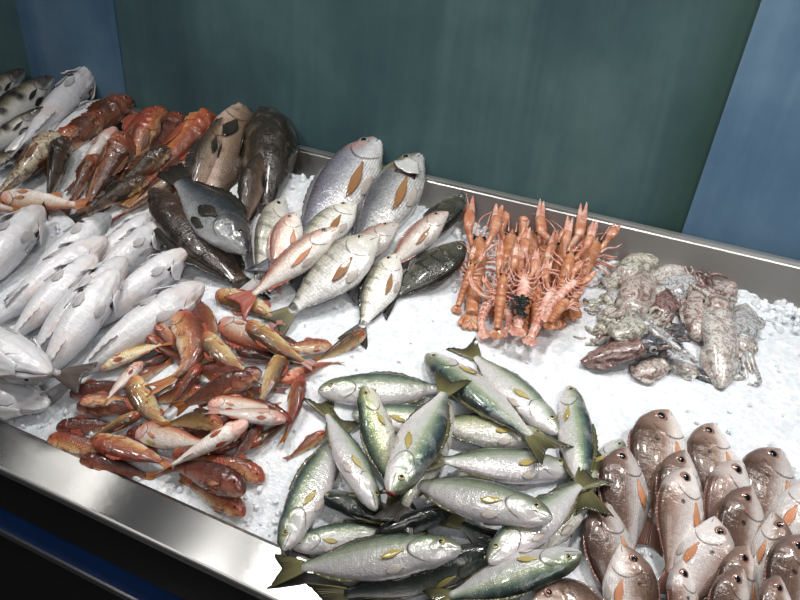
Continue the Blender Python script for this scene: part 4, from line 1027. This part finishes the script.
LG = [
 ('langoustine at the back left with pale thin claws crossed over the ice', (480,236), (470,330), 90, dict(claws=(.0, .02), reach=.8)),
 ('langoustine lowest at the left, orange tail bare on the ice', (474,262), (455,314), 90, dict(claws=(-.02, -.02), reach=.5)),
 ('langoustine in the back row, its paired orange claws up against the rim', (512,232), (498,318), 90, dict(claws=(.01, .01), reach=1.)),
 ('langoustine in the back row with narrow pale claws pointing up', (532,232), (522,324), 90, dict(claws=(-.02, -.02), reach=1.)),
 ('langoustine in the back row centre with rosy claws held together', (548,236), (540,326), 90, dict(claws=(-.02, .02), reach=1.)),
 ('langoustine in the back row under the spread claws at the right', (562,242), (556,330), 90, dict(claws=(.08, .03), reach=.95)),
 ('smooth orange langoustine farthest right in the back row', (590,232), (566,318), 90, dict(claws=(.02, .05), reach=.75)),
 ('langoustine at the right with reddish legs spread on the ice', (598,240), (566,308), 80, dict(claws=(-.02, .0), reach=.35)),
 ('langoustine in the middle whose claws lie to the left over another', (536,262), (518,334), 95, dict(claws=(.06, .02), reach=.9)),
 ('langoustine in the middle right with a pale claw lying across it', (572,250), (552,330), 90, dict(claws=(-.01, .05), reach=.8)),
 ('langoustine in the middle left with long pale pink claws', (508,282), (488,342), -80, dict(claws=(.0, .0), reach=1.1, k=.18)),
 ('belly-up pale langoustine curled at the front left', (488,292), (496,338), -80, dict(claws=(.0, .03), reach=.9, k=-.30)),
 ('orange langoustine straight down the middle front, its tail at the ice', (504,272), (496,340), 90, dict(claws=(-.02, .0), reach=.9)),
 ('belly-up langoustine carrying a dark clump of eggs', (526,270), (516,340), -90, dict(claws=(-.02, -.02), reach=.8, eggs=True)),
 ('langoustine to the right of the egg clump, slim and orange', (540,284), (532,338), 90, dict(claws=(-.02, -.01), reach=.9)),
 ('pink langoustine belly up at the front with its tail lowest on the ice', (556,284), (526,348), -85, dict(claws=(.0, .05), reach=.8)),
 ('rosy langoustine at the front right with bristly legs', (580,278), (548,326), -80, dict(claws=(.0, .05), reach=.6, k=.12)),
 ('small curled langoustine at the front right, round orange tail towards the squid', (568,300), (546,330), 70, dict(claws=(.0, .0), reach=.6, kz=.1, sc=1.5)),
]
for i, (lb, h, t, a, kw) in enumerate(LG): langoustine(lb, h, t, a, seed=i, **kw)

# ---------------------------------------------------------------- squid and cuttlefish
def squid_mat(name, base, blot, dots, amt, rough=.2):
    t = NT(name); o = t.coord('Object'); n = t.noise(o, 44, 6, .72, 1.6); n2 = t.noise(o, 170, 3); d = t.voro(o, 190, 1)
    col = t.mix(t.ramp(n, [(.44, 0.), (.56, amt)]), base, blot)
    col = t.mix(t.math('MULTIPLY', t.ramp(d, [(.20, 1.), (.38, 0.)]), .7), col, dots)
    return t.set(col=col, rough=t.math('ADD', t.math('MULTIPLY', n2, .16), rough - .08), coat=.6, coatr=.08, sss=.2, ssr=.008, spec=.6, nrm=t.bump(t.math('ADD', n, n2), .35, .002))
SQ_DARK = squid_mat('purple_brown_squid_skin', g(150,124,118), g(84,54,50), g(56,34,34), .95)
SQ_PALE = squid_mat('pale_squid_skin', g(212,210,206), g(142,120,108), g(92,70,64), .8)
SQ_PINK = squid_mat('pinkish_squid_skin', g(200,190,184), g(122,92,82), g(80,54,50), .9)
SQ_BLUE = squid_mat('bluish_grey_squid_skin', g(200,202,204), g(112,106,104), g(66,62,64), .8)
SQ_GREEN = squid_mat('greenish_grey_squid_skin', g(198,198,186), g(112,102,86), g(66,58,50), .85)
SQ_INK = squid_mat('ink_black_squid_skin', g(96,98,104), g(40,42,48), g(20,22,26), .9)
GJ = 'squid and cuttlefish in a slippery heap'
def squid(label, h, t, m, m2, a=90, k=0., wd=.085, mant=.55, fin=.10, seed=0, nm='squid', arms=10, curl=1., flat=.66, eye=True, sink=.012):
    r = random.Random(seed + 40)
    p = settle(h, t, a, lambda s: wd * flat * np.where(s < mant, 1, .45), lambda s: wd * np.where(s < mant, 1, .7), 1., k, 0, None, sink, 85, .6)
    L = p.L; org = p.c(np.array(.35)); root = empty(nm, org); tag(root, label, 'squid' if nm == 'squid' else 'cuttlefish', GJ)
    def add(n_, VF, mm, par=root): return mesh(n_, VF[0], VF[1], mm, par, org=org)
    rings = []; n = 22
    for x in np.linspace(0, 1, 26):
        s = x * mant; w_ = wd * (.04 + .96 * min(1, math.sin(min(1, x * 1.15 + .03) * PI / 2) ** (.75 if nm == 'squid' else .5))) * (1 - .18 * smooth(.75, 1, x) + .10 * smooth(.93, 1, x))
        th = np.arange(n) / n * 2 * PI; wr = 1 + .035 * np.sin(3 * th + x * 9 + seed)
        rings.append(p.pt(np.full(n, s), w_ * flat * np.cos(th) * wr * L, w_ * np.sin(th) * wr * L))
    add('mantle', loft(rings), m)
    for sd in (1, -1):
        na, nb = 8, 16; tt = np.linspace(0, 1, na)[:, None]; x = np.linspace(0, 1, nb)[None, :]
        if nm == 'squid': s = mant * (-.01 + .50 * x) + .03 * tt; e = np.sin(PI * np.clip(x * .96 + .02, 0, 1)) ** .7
        else: s = mant * (.03 + .92 * x) + 0 * tt; e = np.sin(PI * np.clip(x * .96 + .02, 0, 1)) ** .3 * .6
        xm = np.clip(s / mant, 0, 1); w0 = wd * (.04 + .96 * np.sin(np.clip(xm * 1.15 + .03, 0, 1) * PI / 2) ** .75) * .9
        y = sd * (w0 + fin * e * tt); zz = .012 * np.sin(x * 15 + seed) * tt - .03 * tt
        P = p.pt(s, zz * L, y * L); _, D, _ = p.frame(s)
        add('fin', shell(P, (.012 - .008 * tt + 0 * x) * L, D), m)
    hd = [(mant - .03, .62), (mant + .01, .66), (mant + .05, .80), (mant + .09, .78), (mant + .13, .6), (mant + .16, .45)]
    add('head', loft([p.pt(np.full(n, s), wd * q * .8 * np.cos(th) * L, wd * q * np.sin(th) * L) for s, q in hd]), m2)
    if eye:
        for sd in (1, -1):
            c = p.pt(np.array(mant + .07), np.array(.02 * L), np.array(sd * wd * .74 * L)); nrm = c - p.c(np.array(mant + .07))
            eo = add('eye', ball(c, wd * .30 * L, nrm, .5, 14, 8), EY_SILV); add('pupil', ball(c + nrm / np.linalg.norm(nrm) * wd * .08 * L, wd * .19 * L, nrm, .5, 12, 7), M_PUPIL, eo)
    for i in range(arms):
        f = (i + .5) / arms * 2 - 1; ph = r.random() * 6; amp = curl * r.uniform(.02, .07); ln = (1 - mant - .13) * r.uniform(.75, 1.1)
        q = np.linspace(0, 1, 18)
        s = mant + .13 + ln * q - amp * 1.2 * q * np.sin(q * 4 + ph)
        y = f * wd * .5 + f * .11 * q + amp * np.sin(q * 5 + ph) * q
        zz = (.02 * math.cos(i * 2.4) - .02 * q + .035 * np.sin(q * 4 + ph * 1.7) * q * curl)
        add('arm', tube(p.pt(s, zz * L, y * L), np.linspace(.25, .07, 18) * wd * L, 8), m2 if i % 3 else m)
    return root
SQ = [
 ('greenish pale cuttlefish at the back left of the squid heap', (656,256), (604,292), SQ_GREEN, SQ_PALE, dict(wd=.23, nm='cuttlefish', mant=.55, curl=1.6)),
 ('small pale squid at the far back, next to heaped ice under the rim', (684,264), (640,306), SQ_PALE, SQ_PINK, dict(wd=.19, curl=1.6)),
 ('brownish squid at the far back right, half under ice lumps', (738,276), (684,292), SQ_PINK, SQ_DARK, dict(wd=.18, curl=1.5)),
 ('cuttlefish head with a dark eye at the left end of the heap', (632,296), (584,310), SQ_BLUE, SQ_GREEN, dict(wd=.26, nm='cuttlefish', mant=.45, curl=1.8)),
 ('pale cuttlefish with curled arms nearest the langoustines at the lower left', (628,306), (590,346), SQ_PALE, SQ_GREEN, dict(wd=.25, nm='cuttlefish', mant=.42, curl=2.)),
 ('bluish white squid in the back centre', (700,276), (640,306), SQ_BLUE, SQ_PALE, dict(wd=.20, mant=.6, curl=1.5)),
 ('pinkish squid at the left centre with a brown blotched mantle', (646,272), (622,332), SQ_PINK, SQ_PALE, dict(wd=.18, mant=.58, curl=1.6)),
 ('grey squid with curling arms at the right edge of the heap', (746,304), (738,384), SQ_BLUE, SQ_PALE, dict(wd=.14, mant=.5, curl=1.6)),
 ('brown squid head at the right back above the long pale squid', (734,284), (694,316), SQ_PINK, SQ_DARK, dict(wd=.22, nm='cuttlefish', mant=.55, curl=1.8)),
 ('reddish brown squid in the centre of the heap', (668,288), (652,350), SQ_DARK, SQ_PINK, dict(wd=.17, mant=.55, curl=1.6)),
 ('pale green squid lying crosswise under the dark front one', (612,336), (668,316), SQ_GREEN, SQ_PALE, dict(wd=.19, mant=.5, curl=1.8)),
 ('grey squid at the front right with arms over the ice', (716,384), (672,358), SQ_INK, SQ_BLUE, dict(wd=.17, mant=.45, curl=1.8)),
 ('squid at the front centre with frilly grey arms', (700,374), (636,354), SQ_PALE, SQ_BLUE, dict(wd=.15, mant=.45, curl=2.)),
 ('small pink squid at the front, below the arms of the dark one', (634,376), (676,358), SQ_PINK, SQ_PALE, dict(wd=.24, mant=.55, curl=1.6)),
 ('broad pinkish cuttlefish right of the centre, beside the pale squid', (698,340), (704,272), SQ_PINK, SQ_DARK, dict(wd=.18, nm='cuttlefish', mant=.6, curl=1.6)),
 ('black inky squid in the hollow of the heap centre', (684,324), (652,354), SQ_INK, SQ_INK, dict(wd=.18, mant=.5, curl=2.)),
 ('dark purple-brown glossy squid pointing left at the front of the heap', (581,362), (682,334), SQ_DARK, SQ_INK, dict(wd=.135, mant=.60, fin=.05)),
 ('long pale squid on top at the right, its tip towards the viewer', (722,388), (716,284), SQ_PALE, SQ_PINK, dict(wd=.13, mant=.70, fin=.05)),
 ('thin bluish squid laid slanting across the middle', (698,362), (630,312), SQ_BLUE, SQ_BLUE, dict(wd=.08, mant=.7, fin=.03, arms=6)),
]
for i, (lb, h, t, m, m2, kw) in enumerate(SQ): squid(lb, h, t, m, m2, seed=i, **kw)
print('TOP', len([o for o in bpy.data.objects if o.parent is None]), 'ALL', len(bpy.data.objects))
# ---------------------------------------------------------------- light
w = bpy.data.worlds.new('market_hall'); S.world = w; w.use_nodes = True
w.node_tree.nodes['Background'].inputs[0].default_value = (.86, .93, 1.0, 1)
w.node_tree.nodes['Background'].inputs[1].default_value = .075
def lamp(name, loc, target, power, size, spread=100, col=(1, .97, .93)):
    l = bpy.data.lights.new(name, 'AREA'); l.shape = 'DISK'; l.size = size; l.energy = power; l.color = col
    l.spread = math.radians(spread)
    o = bpy.data.objects.new(name, l); COL.objects.link(o); o.location = loc
    d = Vector(target) - Vector(loc); o.rotation_euler = d.to_track_quat('-Z', 'Y').to_euler()
    return o
HL = Z0 + 1.75
lamp('ceiling_spot_or_fill', (-2.10, .75, HL), (-1.5, .9, Z0), 0.55, .30)
lamp('ceiling_spot_or_fill', (-1.88, .72, HL), (-1.0, .9, Z0), 0.30, .10)
lamp('ceiling_spot_or_fill', (-.84, .75, HL), (-.35, .85, Z0), 3.6, .22)
lamp('ceiling_spot_or_fill', (.00, .80, HL), (.0, .85, Z0), 4.0, .16)
lamp('ceiling_spot_or_fill', (.70, .80, HL), (.35, .85, Z0), 4.4, .16)
lamp('ceiling_spot_or_fill', (-1.2, .05, HL), (-.95, .85, Z0), 3.4, .14)  # added fill for the left side, kept out of the rim's reflection
lamp('aisle_fill', (.7, -1.1, HL + .1), (-.2, .9, Z0), 7, 1.2, 120)  # unseen soft fill light, added on the customer side behind the camera
S.view_settings.view_transform = 'Standard'; S.view_settings.look = 'None'
S.view_settings.exposure = -0.20; S.view_settings.gamma = 1.0
